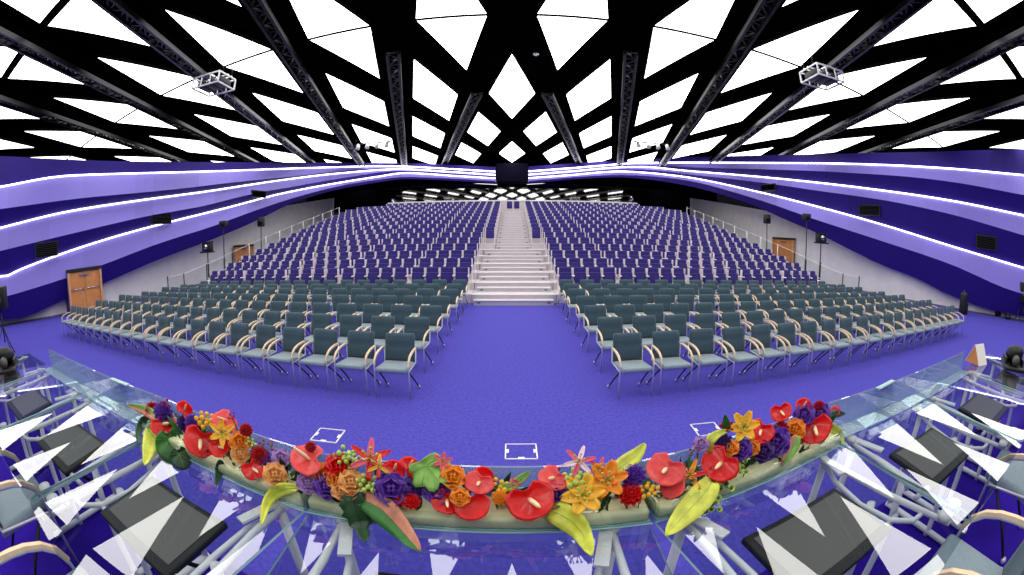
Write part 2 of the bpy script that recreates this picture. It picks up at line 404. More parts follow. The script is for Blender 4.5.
# ------------------------------------------------------------------ ceiling lights (diamond panels, each split by a cross rib)
DX, DY, Y0 = .272*HC, 1.17*HC, 2.9*HC
HWX, HLY = .162*HC, .70*HC
def vpt(x, y, dz=0): return Vector((x, y, vault(x)+dz))
cells = {}
for i in range(-13, 14):
    for j in range(-3, 3):
        if (i + j) % 2: continue
        x, y = DX*i, Y0 + DY*j
        if y < -6 or y > 38 or abs(x) > 25: continue
        if (j >= 2 and abs(i) > 8): continue
        cells.setdefault(i, []).append((j, x, y))
for i, lst in cells.items():
    lst.sort(key=lambda t: -t[2])
    for r, (j, x, y) in enumerate(lst):
        colw = 'centre column' if i == 0 else f"{ORD[abs(i)]} column {'left' if i < 0 else 'right'} of centre"
        t = empty('ceiling_light', vpt(x, y), 0, f'white diamond ceiling light, {colw}, {ORD[r+1]} from the rear', 'ceiling light', 'diamond ceiling lights')
        o = vpt(x, y)
        g = (.028 if j < -1 else .012 if j < 0 else .0055)*HC
        for sgn in (1, -1):
            b = MB(); vs = []; K = 8
            # half diamond as a fan following the vault
            rows = []
            for k in range(K+1):
                f = k/K; yy = y + sgn*(g + (HLY-g)*f); hw = HWX*(1-f)*(HLY-g)/HLY + 1e-4
                rows.append([vpt(x + hw*q, yy, -.0) - o for q in (-1, -.5, 0, .5, 1)])
            vs = [v for R in rows for v in R]; fs = []
            for k in range(K):
                for q in range(4):
                    f = (k*5+q, k*5+q+1, (k+1)*5+q+1, (k+1)*5+q)
                    fs.append(f if sgn < 0 else tuple(reversed(f)))
            b.add(vs, fs); b.build('diffuser', M_panel, t)
        b = MB()                                                # black tray behind
        b.add([vpt(x-HWX*1.05, y, .12)-o, vpt(x, y-HLY*1.05, .12)-o, vpt(x+HWX*1.05, y, .12)-o, vpt(x, y+HLY*1.05, .12)-o], [(0, 1, 2, 3)])
        b.build('tray', M_black, t)

# lattice trusses below the black bands
for side, w in ((-1, 'left'), (1, 'right')):
    for k in range(6):
        x0 = DX*(2*k+1)*side; sl = DX/DY*side
        ya = {0: 2.72, 1: 1.95, 2: .9, 3: -.2, 4: .0, 5: .2}[k]*HC; yb = min(5.75, 6.1-.1*k)*HC
        t = empty('ceiling_truss', (0, 0, 0), 0, f'dark metal lattice truss under the ceiling, {ORD[k+1]} {w} of centre', 'truss', 'ceiling trusses')
        def P(y, o, dz):
            x = x0 + sl*(y-Y0); return vpt(x + o, y, -.42+dz)
        n = int((yb-ya)/.55); ys = [ya+(yb-ya)*q/n for q in range(n+1)]
        for o in (-.22, .22):
            b = MB(); b.strip([P(y, o, 0) for y in ys], .11, .16); b.build('chord', M_truss, t)
        b = MB()
        for q in range(n):
            s1 = .22 if q % 2 else -.22
            b.strip([P(ys[q], s1, 0), P(ys[q+1], -s1, 0)], .07, .05)
            b.strip([P(ys[q], -.22, 0), P(ys[q], .22, 0)], .05, .05)
        b.build('lacing', M_truss, t)
        b = MB(); b.strip([P(y, 0, .25) for y in ys], .5, .1); b.build('rail_bed', M_black, t)

# hanging projector cages
for side, w in ((-1, 'left'), (1, 'right')):
    p0 = on_plan(214 if side < 0 else 822, 84 if side < 0 else 77, [(side*11.0, 1), (side*9.6, 30)])
    t = empty('projector_cage', p0, math.radians(4 if side < 0 else -4), f'white hanging cage of projectors under the ceiling, {w} side', 'projector cage', 'projector cages')
    b = MB(); X, Y, Z = .62, .58, .2
    for sx in (-1, 1):
        for sy in (-1, 1): b.box((sx*X, sy*Y, 0), (.05, .05, 2*Z))
        for sz in (-1, 1): b.box((sx*X, 0, sz*Z), (.05, 2*Y, .05))
    for sy in (-1, 1):
        for sz in (-1, 1): b.box((0, sy*Y, sz*Z), (2*X, .05, .05))
        for q in (-.25, .25): b.box((q*X*1.4, sy*Y, 0), (.035, .04, 2*Z))
    b.build('cage_frame', M_white, t)
    for q in (-.4, .0, .4):
        b = MB(); b.rbox((q, .0, -.01), (.32, .8, .26), .03)
        pj = b.build('projector', M_dark, t)
        b = MB(); b.tube([(q, -.40, -.01), (q, -.46, -.01)], .07, 12); b.build('lens', M_chrome, pj)
    b = MB(); b.box((0, 0, .23), (1.3, .06, .05)); b.box((0, .25, .23), (1.3, .06, .05)); b.box((0, .12, .28), (.06, 1.1, .05)); b.build('cross_bar', M_silver, t)
    for sx, sy in ((-.6, -.3), (-.6, .3), (.6, -.3), (.6, .3)):
        b = MB(); top = vault(p0.x)-p0.z-.02
        b.tube([(sx, sy, .2), (sx*.9, sy, top)], .015, 6); b.build('hanger_rod', M_dark, t)

y = HC/(ray(536, 59).z/ray(536, 59).y); x = y*ray(536, 59).x/ray(536, 59).y
t = empty('smoke_detector', vpt(x, y, -.01), 0, 'tiny white smoke detector on the black ceiling beside the centre diamond light', 'smoke detector')
b = MB(); b.tube([(0, 0, .26), (0, 0, .21)], .11, 16); b.build('housing', M_white, t)
b = MB(); b.tube([(0, 0, .21), (0, 0, .18)], .06, 12); b.build('sensor', M_silver, t)
# small hanging spot bars near the rear
for side, w in ((-1, 'left'), (1, 'right')):
    p0 = on_plan(372 if side < 0 else 652, 143, [(side*9.4, 10), (side*9.4, 60)])
    t = empty('hanging_light_bar', p0, 0, f'small light bar hanging near the rear of the ceiling, {w} side', 'light bar', 'rear light bars')
    b = MB(); b.tube([(-1.3, 0, 0), (1.3, 0, 0)], .05, 8); b.build('bar', M_truss, t)
    for q in (-1., -.3, .4, 1.1):
        b = MB(); b.tube([(q, 0, -.05), (q, -.15, -.35)], [.12, .16], 10); b.build('spotlight', M_silver, t)
    for q in (-1.2, 1.2):
        b = MB(); b.tube([(q, 0, 0), (q, 0, vault(p0.x)-p0.z)], .02, 6); b.build('hanger_rod', M_dark, t)

# ------------------------------------------------------------------ air vents in the dark bands
def plan_frame(px, py, poly):
    p = on_plan(px, py, poly); q = on_plan(px+1.5, py, poly)
    d = Vector((q.x-p.x, q.y-p.y, 0)).normalized()
    return p, math.atan2(d.y, d.x)
for side, w in ((1, 'left'), (-1, 'right')):
    spots = ((46.5, 249.5), (161.5, 218.5), (259, 194)) if side > 0 else ((37.5, 242.5), (154.5, 210), (256, 187.5))
    for (px, py), (ww, hh, pos) in zip(spots, ((1.3, .62, 'nearest the stage'), (1.4, .56, 'halfway along'), (1.5, .46, 'nearest the rear'))):
        p, a = plan_frame(px, py, offset(PLAN_L if side > 0 else PLAN_R, -.42 if px < 230 else -.44))
        ttl = empty('air_vent', (p.x*side, p.y, p.z), a if side > 0 else -a, f'black rectangular air vent in {w} wall, {pos}', 'vent', 'wall vents')
        b = MB(); b.box((0, .03, 0), (ww, .12, hh)); b.build('frame', M_dark, ttl)
        b = MB()
        for q in range(7): b.box((0, -.045, -hh/2+.08+(hh-.16)*q/6), (ww-.12, .05, .03))
        b.build('louvre', M_black, ttl)

# ------------------------------------------------------------------ doors
def door(name, a, c, h, label, side):
    """double door between plan points a and c on the grey wall"""
    dx, dy = c[0]-a[0], c[1]-a[1]; w = math.hypot(dx, dy); ang = math.atan2(dy, dx)
    t = empty(name, (a[0], a[1], 0), ang); struct(t); t['label'] = label
    s = -1 if side > 0 else 1            # room side of the wall in the door's own y
    for q in range(2):
        b = MB(); b.box((w*(.25+.5*q), s*.05, h/2), (w*.5-.015, .05, h-.02)); lf = b.build('leaf', M_door, t)
        b = MB(); b.tube([(w*(.06+.5*q), s*.12, 1.02), (w*(.44+.5*q), s*.12, 1.02)], .022, 8)
        b.box((w*(.06+.5*q), s*.095, 1.02), (.05, .06, .09)); b.box((w*(.44+.5*q), s*.095, 1.02), (.05, .06, .09)); b.build('panic_bar', M_chrome, lf)
        b = MB(); b.box((w*(.40+.1*q+.05*(q)), s*.10, h-.14), (.3, .06, .07)); b.build('door_closer', M_chrome, lf)
    b = MB(); b.box((w/2, s*.06, h+.07), (w+.3, .14, .14)); b.build('lintel', M_dark, t)
    b = MB(); b.box((-.05, s*.08, h/2), (.1, .2, h)); b.box((w+.05, s*.08, h/2), (.1, .2, h)); b.build('jamb', M_wood, t)
_pp = offset(PLAN_L, -.66); _a = on_plan(71, 300, _pp); _c = on_plan(101, 300, _pp)
door('door_1', (_a.x, _a.y), (_c.x, _c.y), EYE.z-.030*math.hypot(_a.x, _a.y), 'orange wooden double door with panic bars beside the left chairs', 1)
b = MB(); _d = Vector((_c.x-_a.x, _c.y-_a.y, 0)).normalized(); _n = Vector((-_d.y, _d.x, 0)); _hh = EYE.z-.030*math.hypot(_a.x, _a.y)
_q = [Vector((_a.x, _a.y, 0))-_d*.1+_n*.02, Vector((_c.x, _c.y, 0))+_d*.1+_n*.02, Vector((_c.x, _c.y, 0))+_d*.1+_n*.9, Vector((_a.x, _a.y, 0))-_d*.1+_n*.9]
b.prism([(v.x, v.y) for v in _q], 0, _hh+.14); struct(b.build('wall_portal', M_indigo))
door('door_2', (-18.34, 23.6), (-18.34, 25.7), 2.0, 'orange wooden door beyond the left railing', 1)
door('door_3', (18.56, 23.3), (18.52, 25.7), 2.5, 'orange wooden door beyond the right railing', -1)

# ================================================================== TRIBUNE
RY, RZ, RD, RH = 14.9, .28, 1.30, .252         # first raked row: backrest line, platform height, row depth, riser
AX = .06                                       # aisle centre
def row_y(k): return RY + RD*k
def row_z(k): return RZ + RH*k
XL, XR = -13.25, 13.45
for side, w in ((-1, 'left'), (1, 'right')):
    t = empty('seating_tribune', (0, 0, 0), 0, f'stepped pale tribune under the purple seats, {w} of the aisle', 'tribune', 'seating tribunes')
    outer = XL if side < 0 else XR
    for k in range(16):
        inner = AX + side*(1.45 if k < 6 else .93)
        y0, y1 = row_y(k)-.72, row_y(k)+RD-.72 + (.9 if k == 15 else 0)
        b = MB(); cx = (inner+outer)/2; ww = abs(outer-inner)
        b.box((cx, (y0+y1)/2, row_z(k)/2), (ww, y1-y0, row_z(k)))
        pf = b.build('platform', M_riserside, t)
        b = MB(); b.box((cx, y0+.03, row_z(k)+.012), (ww, .07, .025)); b.build('nosing', M_nosing, pf)
    b = MB(); p = []
    for k in range(16): p += [(outer+side*.12, row_y(k)-.4, row_z(k)+.3)]
    b.strip([(outer+side*.1, RY-.8, .42)]+p, .2, .16); b.build('side_curb', M_nosing, t)
# parapet behind the last row
b = MB(); b.box((AX, row_y(15)+1.35, row_z(15)+.5), (21.5, .1, 1.0))
pr = b.build('parapet', M_riserside); tag(pr, 'low white parapet behind the top row of seats', 'parapet')
b = MB(); b.tube([(-10.7, row_y(15)+1.3, row_z(15)+1.03), (10.8, row_y(15)+1.3, row_z(15)+1.03)], .05, 8); b.build('handrail', M_nosing, pr)
# aisle stairs
t = empty('aisle_stairs', (AX, 0, 0), 0, 'wide pale stairs climbing the centre aisle between the purple blocks', 'stairs')
for k in range(16):
    hw = 1.43 if k < 6 else .91
    y0 = row_y(k)-.72; y1 = y0+RD + (.9 if k == 15 else 0); z = row_z(k)
    b = MB(); b.box((0, (y0+y1)/2, z/2), (2*hw, y1-y0, z)); b.box((0, y0-.24, (z-RH/2)/2), (2*hw*.92, .48, z-RH/2))
    st = b.build('step', M_step, t)
    b = MB(); b.box((0, y0+.01, z+.012), (2*hw, .10, .03)); b.build('nosing', M_nosing, st)
    b = MB(); b.box((0, y0-.47, z-RH/2+.012), (2*hw*.92, .10, .03)); b.build('nosing', M_nosing, st)
    for s in (-1, 1):
        b = MB(); b.box((s*hw*.8, y0-.484, z-RH*.75), (.10, .012, .035)); b.build('step_light', M_dark, st)

# ------------------------------------------------------------------ purple seats
M_lilacpipe = mat('lilac_piping', (92, 80, 160), .6)
def purple_meshes():
    b = MB(); b.rbox((0, .14, .62), (.44, .09, .54), .085, Matrix.Rotation(math.radians(-9), 3, 'X'), seg=3)
    back = b.mesh('backrest', M_purple)
    b = MB(); b.rbox((0, -.02, .50), (.43, .10, .44), .04, Matrix.Rotation(math.radians(-12), 3, 'X'), seg=2)
    seat = b.mesh('seat', M_purple)
    arms = []
    for s in (-1, 1):
        b = MB(); x = s*.244
        b.box((x, .09, .435), (.032, .13, .87)); b.rbox((x, -.03, .60), (.046, .32, .04), .012); b.box((x, .04, .012), (.05, .30, .024))
        arms.append(b.mesh('armrest', M_seatframe))
    b = MB(); b.box((0, -.036, .716), (.36, .012, .012), Matrix.Rotation(math.radians(-12), 3, 'X')); tagm = b.mesh('piping', M_lilacpipe)
    return back, seat, arms, tagm
PBACK, PSEAT, PARM, PTAG = purple_meshes()
def make_purple():
    t = empty('tribune_seat'); tag(t, '-', 'seat')
    link('backrest', PBACK, t); s = link('seat', PSEAT, t); link('piping', PTAG, s)
    for a in PARM: link('armrest', a, t)
    return t
# edges of the seat groups (metres from the camera axis), seats in each
GR = [(1.60, 3.72, 4), (3.84, 6.44, 5), (6.56, 8.88, 4), (9.0, 11.12, 4), (11.22, 13.34, 4)]
GLf = [(-1.50, -3.60, 4), (-3.72, -6.32, 5), (-6.44, -8.72, 4), (-8.84, -10.96, 4), (-11.06, -13.10, 4)]
def row_seats(side, k):
    out = []
    if k >= 6: out.append(AX + side*1.22)
    for a, c, n in (GR if side > 0 else GLf):
        for q in range(n): out.append(a + (c-a)*(q+.5)/n)
    if k == 15: out = [x for x in out if abs(x) < 10.6]
    if k == 14: out = [x for x in out if abs(x) < 12.4]
    return out
proto = None; rest = []
for k in range(16):
    for side, w in ((-1, 'left'), (1, 'right')):
        for q, x in enumerate(row_seats(side, k)):
            pos = (x, row_y(k)-.14, row_z(k))
            if k < 7:
                lab = f'purple tribune seat, {ORD[k+1]} purple row, {w} block, {ORD[q+1]} from the aisle stairs'
                if proto is None:
                    proto = make_purple(); proto.location = pos; proto['label'] = lab; proto['group'] = 'purple seats in the lower tribune rows'
                else: copy_tree(proto, pos, 0, lab, 'purple seats in the lower tribune rows')
            else: rest.append(pos)
for s, w in ((-1, 'left'), (1, 'right')):
    copy_tree(proto, (AX+.03+s*.29, row_y(15)+.1, row_z(15)), 0, f'{w} one of the two purple seats at the top of the stairs', 'seats at the head of the stairs')
b = MB()
for (x, y, z) in rest:
    b.rbox((x, y+.14, z+.62), (.44, .09, .54), .06, Matrix.Rotation(math.radians(-9), 3, 'X'), 0, 1)
    b.box((x, y-.02, z+.50), (.43, .10, .44), Matrix.Rotation(math.radians(-12), 3, 'X'), 0)
    for s in (-1, 1):
        b.box((x+s*.244, y+.09, z+.435), (.032, .13, .87), None, 1); b.box((x+s*.244, y-.03, z+.60), (.046, .32, .04), None, 1)
o = b.build('upper_tribune_seats', [M_purple, M_seatframe]); tag(o, 'purple seats filling the upper rows of the tribune', 'seats', kind='stuff')

# railings down both sides of the tribune
for side, w in ((-1, 'left'), (1, 'right')):
    t = empty('guard_rail', (0, 0, 0), 0, f'thin metal guard rail along the {w} edge of the tribune', 'railing', 'tribune guard rails')
    X = (XL-.62) if side < 0 else (XR+.62)
    pts = []
    ys = [12.6, 13.7, 15.4, 17.6, 19.2, 21.0, 22.6, 24.2, 25.8, 27.4, 29.0, 30.6, 32.2]
    for y in ys:
        base = max(0., (y-RY+.72)/RD*RH + RZ-.1) if y > RY-.8 else 0.15
        b = MB(); b.tube([(X, y, base-.1), (X, y, base+1.05)], .028, 6); b.build('post', M_truss if y < 18 else M_seatframe, t)
        pts.append((X, y, base+1.02))
    b = MB(); b.tube(pts, .011, 6); b.build('handrail', M_seatframe, t)
    b = MB(); vs = []
    for p in pts: vs += [(p[0], p[1], p[2]-.9), (p[0], p[1], p[2]-.05)]
    b.add(vs, [(2*i, 2*i+2, 2*i+3, 2*i+1) for i in range(len(pts)-1)]); b.build('glass_infill', M_rail_glass, t)

# stage lamps on tall stands in the side aisles
for (px, top, X, head, lab) in ((207.5, 247, -14.55, 'wide', 'stage lamp on a stand by the left guard rail, lowest of three'),
                          (223.5, 224, -15.0, 'small', 'tall stage lamp stand on the left, between the lower lamp and the rear one'),
                          (261, 222, -14.9, 'box', 'tall stage lamp stand on the left, past the far door'),
                          (821, 238, 14.75, 'wide', 'stage lamp on a stand by the right guard rail, lowest of three'),
                          (806.5, 217, 15.0, 'small', 'tall stage lamp stand on the right, between the lower lamp and the rear one'),
                          (767, 219, 15.1, 'box', 'tall stage lamp stand on the right, past the far door')):
    d = ray(px, top); tt = X/d.x; y = d.y*tt; ztop = EYE.z + d.z*tt
    t = empty('lamp_stand', (X, y, 0), math.atan2(-X, y)*0, lab, 'lamp stand', 'stage lamp stands')
    b = MB(); b.tube([(0, 0, .5), (0, 0, ztop)], .03, 8); b.tube([(0, 0, .3), (0, 0, 1.5)], .055, 8); b.build('pole', M_dark, t)
    for q in range(3):
        a = 2*PI*q/3+.5; b = MB(); b.tube([(0, 0, .75), (.5*math.cos(a), .5*math.sin(a), .02)], .02, 6); b.build('leg', M_dark, t)
    b = MB(); hw = {'wide': .62, 'small': .5, 'box': .42}[head]; hh = {'wide': .42, 'small': .34, 'box': .55}[head]
    b.rbox((0, 0, ztop), (hw, .3, hh), .05)
    if head == 'wide': b.box((0, -.05, ztop-hh/2-.03), (hw*1.35, .3, .07)); b.box((0, -.05, ztop+hh/2+.02), (hw*1.1, .3, .05))
    lm = b.build('lamp_head', M_dark, t)
    b = MB(); b.tube([(0, -.14, ztop), (0, -.19, ztop)], hh*.33, 12); b.build('lens', M_chrome if head == 'wide' else M_truss, lm)

# ================================================================== TEAL CHAIRS
def chair_meshes():
    R = {}
    b = MB(); b.rbox((0, -.045, .425), (.48, .50, .075), .03, Matrix.Rotation(math.radians(-3), 3, 'X'), seg=3); R['seat'] = b.mesh('seat', M_teal_toplit)
    b = MB()                                   # curved padded back with a seam
    nx, nz = 8, 9
    def bp(u, v, f):
        x = (u-.5)*.47; z = .445 + v*.415; y = .175 + .09*v + .05*(1-abs(2*u-1)**2)*.6 - .012*math.sin(PI*min(1, max(0, v*1.0)))
        e = min(1, min(u, 1-u)*9)*.5 + .5; e2 = min(1, min(v, 1-v)*9)*.5+.5
        th = .028*min(e, e2); groove = .017 if abs(v-.56) < .06 else 0
        return Vector((x*(1 - .05*(v > .9)), y + (th if f else -(th-groove)), z))
    vs = [bp(i/nx, j/nz, 0) for j in range(nz+1) for i in range(nx+1)] + [bp(i/nx, j/nz, 1) for j in range(nz+1) for i in range(nx+1)]
    N = (nx+1)*(nz+1); fs = []
    for j in range(nz):
        for i in range(nx):
            a = j*(nx+1)+i; fs.append((a, a+1, a+nx+2, a+nx+1)); fs.append((N+a+nx+1, N+a+nx+2, N+a+1, N+a))
    for i in range(nx):
        fs.append((i, N+i, N+i+1, i+1)); a = nz*(nx+1)+i; fs.append((a, a+1, N+a+1, N+a))
    for j in range(nz):
        a = j*(nx+1); fs.append((a, a+nx+1, N+a+nx+1, N+a)); a += nx; fs.append((a, N+a, N+a+nx+1, a+nx+1))
    b.add(vs, fs, 0, True); R['backrest'] = b.mesh('backrest', M_teal)
    R['side_frame'] = []; R['armrest'] = []; R['rear_leg'] = []
    for s in (-1, 1):
        x = s*.265
        arc = [(x, -.245, .0), (x, -.245, .38), (x, -.238, .475), (x, -.20, .555), (x, -.13, .605), (x, -.04, .632), (x, .06, .645), (x, .16, .65), (x*.95, .215, .655)]
        b = MB(); b.tube(arc, .0125, 6); b.tube([(x*.95, .215, .655), (x*.93, .19, .43), (x*.93, -.2, .395), (x, -.243, .395)], .011, 6); R['side_frame'].append(b.mesh('side_frame', M_legmetal))
        b = MB(); b.strip([(x, -.246, .495), (x, -.212, .567), (x, -.14, .62), (x, -.04, .65), (x, .06, .663), (x, .17, .668)], [.020, .027, .031, .031, .029, .024], .019); R['armrest'].append(b.mesh('armrest', M_woodarm))
        b = MB(); b.tube([(s*.235, -.16, .39), (s*.25, .06, .20), (s*.262, .24, .02)], .0125, 6); b.sphere((s*.262, .24, .025), .026, 8, 5, mi=1); R['rear_leg'].append(b.mesh('rear_leg', [M_dark, M_legmetal]))
    return R
CH = chair_meshes()
def make_chair():
    t = empty('armchair'); tag(t, '-', 'chair')
    link('seat', CH['seat'], t); link('backrest', CH['backrest'], t)
    for k in ('side_frame', 'armrest', 'rear_leg'):
        for me in CH[k]: link(k, me, t)
    return t
CP = make_chair(); first = True
BACKY = [6.1, 7.35, 8.6, 10.0, 11.3, 12.5, 13.62]
COUNT = {-1: [20, 20, 20, 19, 19, 19, 18], 1: [20, 20, 20, 19, 19, 19, 18]}
XEND = {-1: [13.9, 13.9, 13.9, 13.3, 13.4, 13.0, 12.8], 1: [14.1, 14.2, 13.9, 13.5, 13.4, 13.1, 12.9]}
def chair_x(side, i, r, n):
    x0 = 1.75 + (.02 if side > 0 else -.04) + .05*(r % 2)*.5
    e = XEND[side][r]-.27 - x0; p = .672
    bq = (p*(n-1) - e)/((n-1)**2)
    return side*(x0 + p*i - bq*i*i)
for r in range(7):
    for side, w in ((-1, 'left'), (1, 'right')):
        n = COUNT[side][r]
        for i in range(n):
            x = chair_x(side, i, r, n)
            yb = BACKY[r] + (.082*(abs(x)-1.7) if abs(x) > 1.7 else 0)*(1 if r < 3 else .45 if r < 5 else .0)
            loc = (x + random.uniform(-.012, .012), yb-.21 + random.uniform(-.02, .02), 0)
            rz = random.uniform(-.035, .035) + side*(.07 if r < 3 else .02)
            lab = f'teal armchair on the carpet, {ORD[r+1]} teal row, {w} block, {ORD[i+1]} from the aisle'
            if first:
                CP.location = loc; CP.rotation_euler = (0, 0, rz); CP['label'] = lab; CP['group'] = 'teal armchairs in rows'; first = False
            else: copy_tree(CP, loc, rz, lab, 'teal armchairs in rows')

# floor boxes in the carpet in front of the stage
for (x, y, rz, lab) in ((.1, 4.15, 0, 'white framed floor box in the carpet, middle of three'), (-2.22, 4.27, .03, 'white framed floor box in the carpet, left of three'), (2.43, 4.40, -.05, 'white framed floor box in the carpet, right of three')):
    t = empty('floor_box', (x, y, .0), rz, lab, 'floor box', 'carpet floor boxes')
    b = MB()
    for sx in (-1, 1): b.box((sx*.17, 0, .006), (.014, .35, .012))
    for sy in (-1, 1): b.box((0, sy*.17, .006), (.354, .014, .012))
    b.build('frame', M_white, t)
    b = MB(); b.box((0, 0, .003), (.33, .33, .006)); ld = b.build('lid', M_carpet, t)
    for c_, d_ in (((-.15, 0, .010), (.03, .08, .008)), ((.15, 0, .010), (.03, .08, .008)), ((0, -.15, .010), (.07, .025, .008))):
        b = MB(); b.box(c_, d_); b.build('latch', M_white, ld)

# ================================================================== STAGE AND PRESIDIUM DESKS
SZ = .70
TZ = 1.45
INNER = [(-5.02, 1.61), (-3.95, 1.49), (-2.86, 1.38), (-1.78, 1.26), (-.70, 1.045), (.455, 1.045), (1.53, 1.285), (2.62, 1.40), (3.71, 1.52), (4.80, 1.65)]
LIP = offset(INNER, .17)
b = MB(); sp = offset(INNER, .06); b.prism([(-6.5, -8)]+[(6.5, -8), (6.5, sp[-1][1]), sp[-1]]+list(reversed(sp[:-1]))+[(-6.5, sp[0][1])], 0, SZ); struct(b.build('floor_stage', M_stagecarpet))
WORDS = ['far left end desk', 'second desk from the left end', 'third desk from the left end', 'fourth desk from the left end', 'middle desk', 'fourth desk from the right end', 'third desk from the right end', 'second desk from the right end', 'far right end desk']
for u in range(9):
    a, c = Vector((*INNER[u], 0)), Vector((*INNER[u+1], 0)); d = (c-a); w = d.length; ang = math.atan2(d.y, d.x)
    mid = (a+c)/2
    t = empty('glass_desk', (mid.x, mid.y, SZ), ang, f'glass-topped conference desk with silver tube frame, {WORDS[u]}', 'desk', 'presidium desks')
    Z = TZ-SZ; D = .88
    # top: rounded rear corners
    hw = w/2-.012; rr = .07; poly = [(-hw, .15), (-hw, -D+rr)]
    poly += [(-hw+rr-rr*math.cos(q*PI/8), -D+rr-rr*math.sin(q*PI/8)) for q in range(1, 4)] + [(-hw+rr, -D), (hw-rr, -D)]
    poly += [(hw-rr+rr*math.sin(q*PI/8), -D+rr-rr*math.cos(q*PI/8)) for q in range(1, 4)] + [(hw, -D+rr), (hw, .15)]
    b = MB(); n = len(poly)
    b.add([(x, y, Z) for x, y in poly], [tuple(range(n))], 0)
    b.build('glass_top', [M_top], t)
    b = MB(); vs = [(x, y, Z-.001) for x, y in poly]+[(x, y, Z-.012) for x, y in poly]
    b.add(vs, [(i, n+i, n+(i+1) % n, (i+1) % n) for i in range(n)]); b.build('glass_edge', M_edge, t)
    # front lip of glass
    if 0 < u < 8:
        b = MB(); b.box((0, .16, Z+.075), (w-.01, .010, .17)); b.build('front_lip', M_lip, t)
    if u in (1, 2, 6, 7):
        b = MB(); b.box((0, .095, Z+.008), (w-.02, .11, .006)); b.build('glass_ledge', M_lip, t)
    b = MB(); b.box((0, .12, Z-.13), (w-.06, .012, .2)); b.build('modesty_panel', M_glass, t)
    # silver side frames
    for s in (-1, 1):
        X = s*(w/2-.13)
        b = MB()
        b.tube([(X, .08, Z-.035), (X, -.18, Z-.04), (X+s*.02, -.42, Z-.05), (X+s*.03, -.78, Z-.035)], [.012, .015, .016, .013], 8)
        b.tube([(X-s*.0, .02, Z-.05), (X-s*.07, -.14, Z-.07), (X-s*.09, -.32, Z-.09), (X-s*.075, -.50, Z-.09), (X-s*.02, -.60, Z-.075), (X+s*.025, -.62, Z-.05)], .013, 8)
        b.build('side_frame', M_silver, t)
        b = MB(); b.tube([(X-s*.05, -.36, Z-.08), (X-s*.04, -.40, Z-.30), (X, -.44, .05), (X, -.44, .0)], .022, 8); b.build('leg', M_silver, t)
        b = MB(); b.tube([(X, .02, .03), (X, -.72, .03)], .022, 8); b.build('foot', M_silver, t)
        b = MB(); b.tube([(X, .0, Z-.05), (X, .0, .03)], .02, 8); b.build('front_post', M_silver, t)
        b = MB(); b.tube([(X+s*.03, -.74, Z-.03), (X+s*.03, -.74, Z-.004)], .036, 16); b.build('support_pad', M_white, t)
        b = MB(); b.tube([(X, .03, Z-.03), (X, .03, Z-.004)], .03, 16); b.build('support_pad', M_white, t)
        b = MB(); b.strip([(X, .10, Z-.02), (X-s*.07, -.16, Z-.02)], .045, .010); b.build('bracket', M_silver, t)
    b = MB(); b.tube([(-w/2+.13, -.50, Z-.105), (w/2-.13, -.50, Z-.105)], .015, 8); b.build('cross_tube', M_silver, t)
    # monitor lying under the glass
    mt = empty('desk_monitor', (mid.x, mid.y, SZ), ang, f'dark flat monitor lying under the glass of the {WORDS[u]}', 'monitor', 'desk monitors')
    Rm = Matrix.Rotation(math.radians(4), 3, 'X')
    b = MB(); b.rbox((0, -.36, Z-.075), (.56, .37, .03), .008, Rm); b.build('bezel', M_dark, mt)
    b = MB(); b.box((0, -.35, Z-.0585), (.50, .29, .004), Rm); b.build('screen', M_screen, mt)
    b = MB(); b.tube([(0, -.4, Z-.09), (0, -.42, Z-.2), (.1, -.3, Z-.3)], .012, 6); b.build('cable', M_dark, mt)
    b = MB(); b.box((0, -.40, Z-.11), (.3, .2, .05)); b.build('mount', M_dark, mt)
    # chair pushed up behind it


for (x, y, a, lab) in ((-1.56, .13, -.16, 'teal armchair on the stage behind the desk left of the middle one'), (-2.69, .40, -.12, 'teal armchair on the stage behind the third desk from the left end'),
                    (1.80, .25, .20, 'teal armchair on the stage behind the desk right of the middle one'), (3.08, .50, .12, 'teal armchair on the stage behind the third desk from the right end')):
    copy_tree(CP, (x, y, SZ), PI+a, lab, 'stage armchairs')
# flower trough: three glass boxes on the front of the middle desks
for u, wd in ((3, 'left'), (4, 'middle'), (5, 'right')):
    a, c = INNER[u], INNER[u+1]; oa, oc = offset(INNER, .155)[u], offset(INNER, .155)[u+1]
    a = Vector((*a, 0)); c = Vector((*c, 0)); d = (c-a).normalized(); nrm = Vector((-d.y, d.x, 0)); w = (c-a).length
    if u == 5: w *= .99
    mid = (a+c)/2; ang = math.atan2(d.y, d.x)
    t = empty('flower_trough', (mid.x, mid.y, TZ), ang, f'long clear glass flower trough on the desk front, {wd} one of three', 'planter', 'glass flower troughs')
    for y, nm in ((.0, 'inner_pane'), (.148, 'outer_pane')):
        b = MB(); b.box((0, y, .04), (w-.004, .005, .078)); pn = b.build(nm, M_glass, t)
        b = MB(); b.box((0, y, .001 if y < .1 else .08), (w-.004, .006, .003)); b.build('edge', M_edge, pn)
    for s in (-1, 1):
        b = MB(); b.box((s*(w/2-.004), .074, .04), (.005, .142, .078)); b.build('end_pane', M_glass, t)
    b = MB(); b.box((0, .074, .004), (w-.02, .138, .006)); b.build('bottom_pane', M_edge, t)
    b = MB(); b.rbox((0, .074, .03), (w-.03, .138, .045), .012); b.build('floral_foam', M_cream, t)

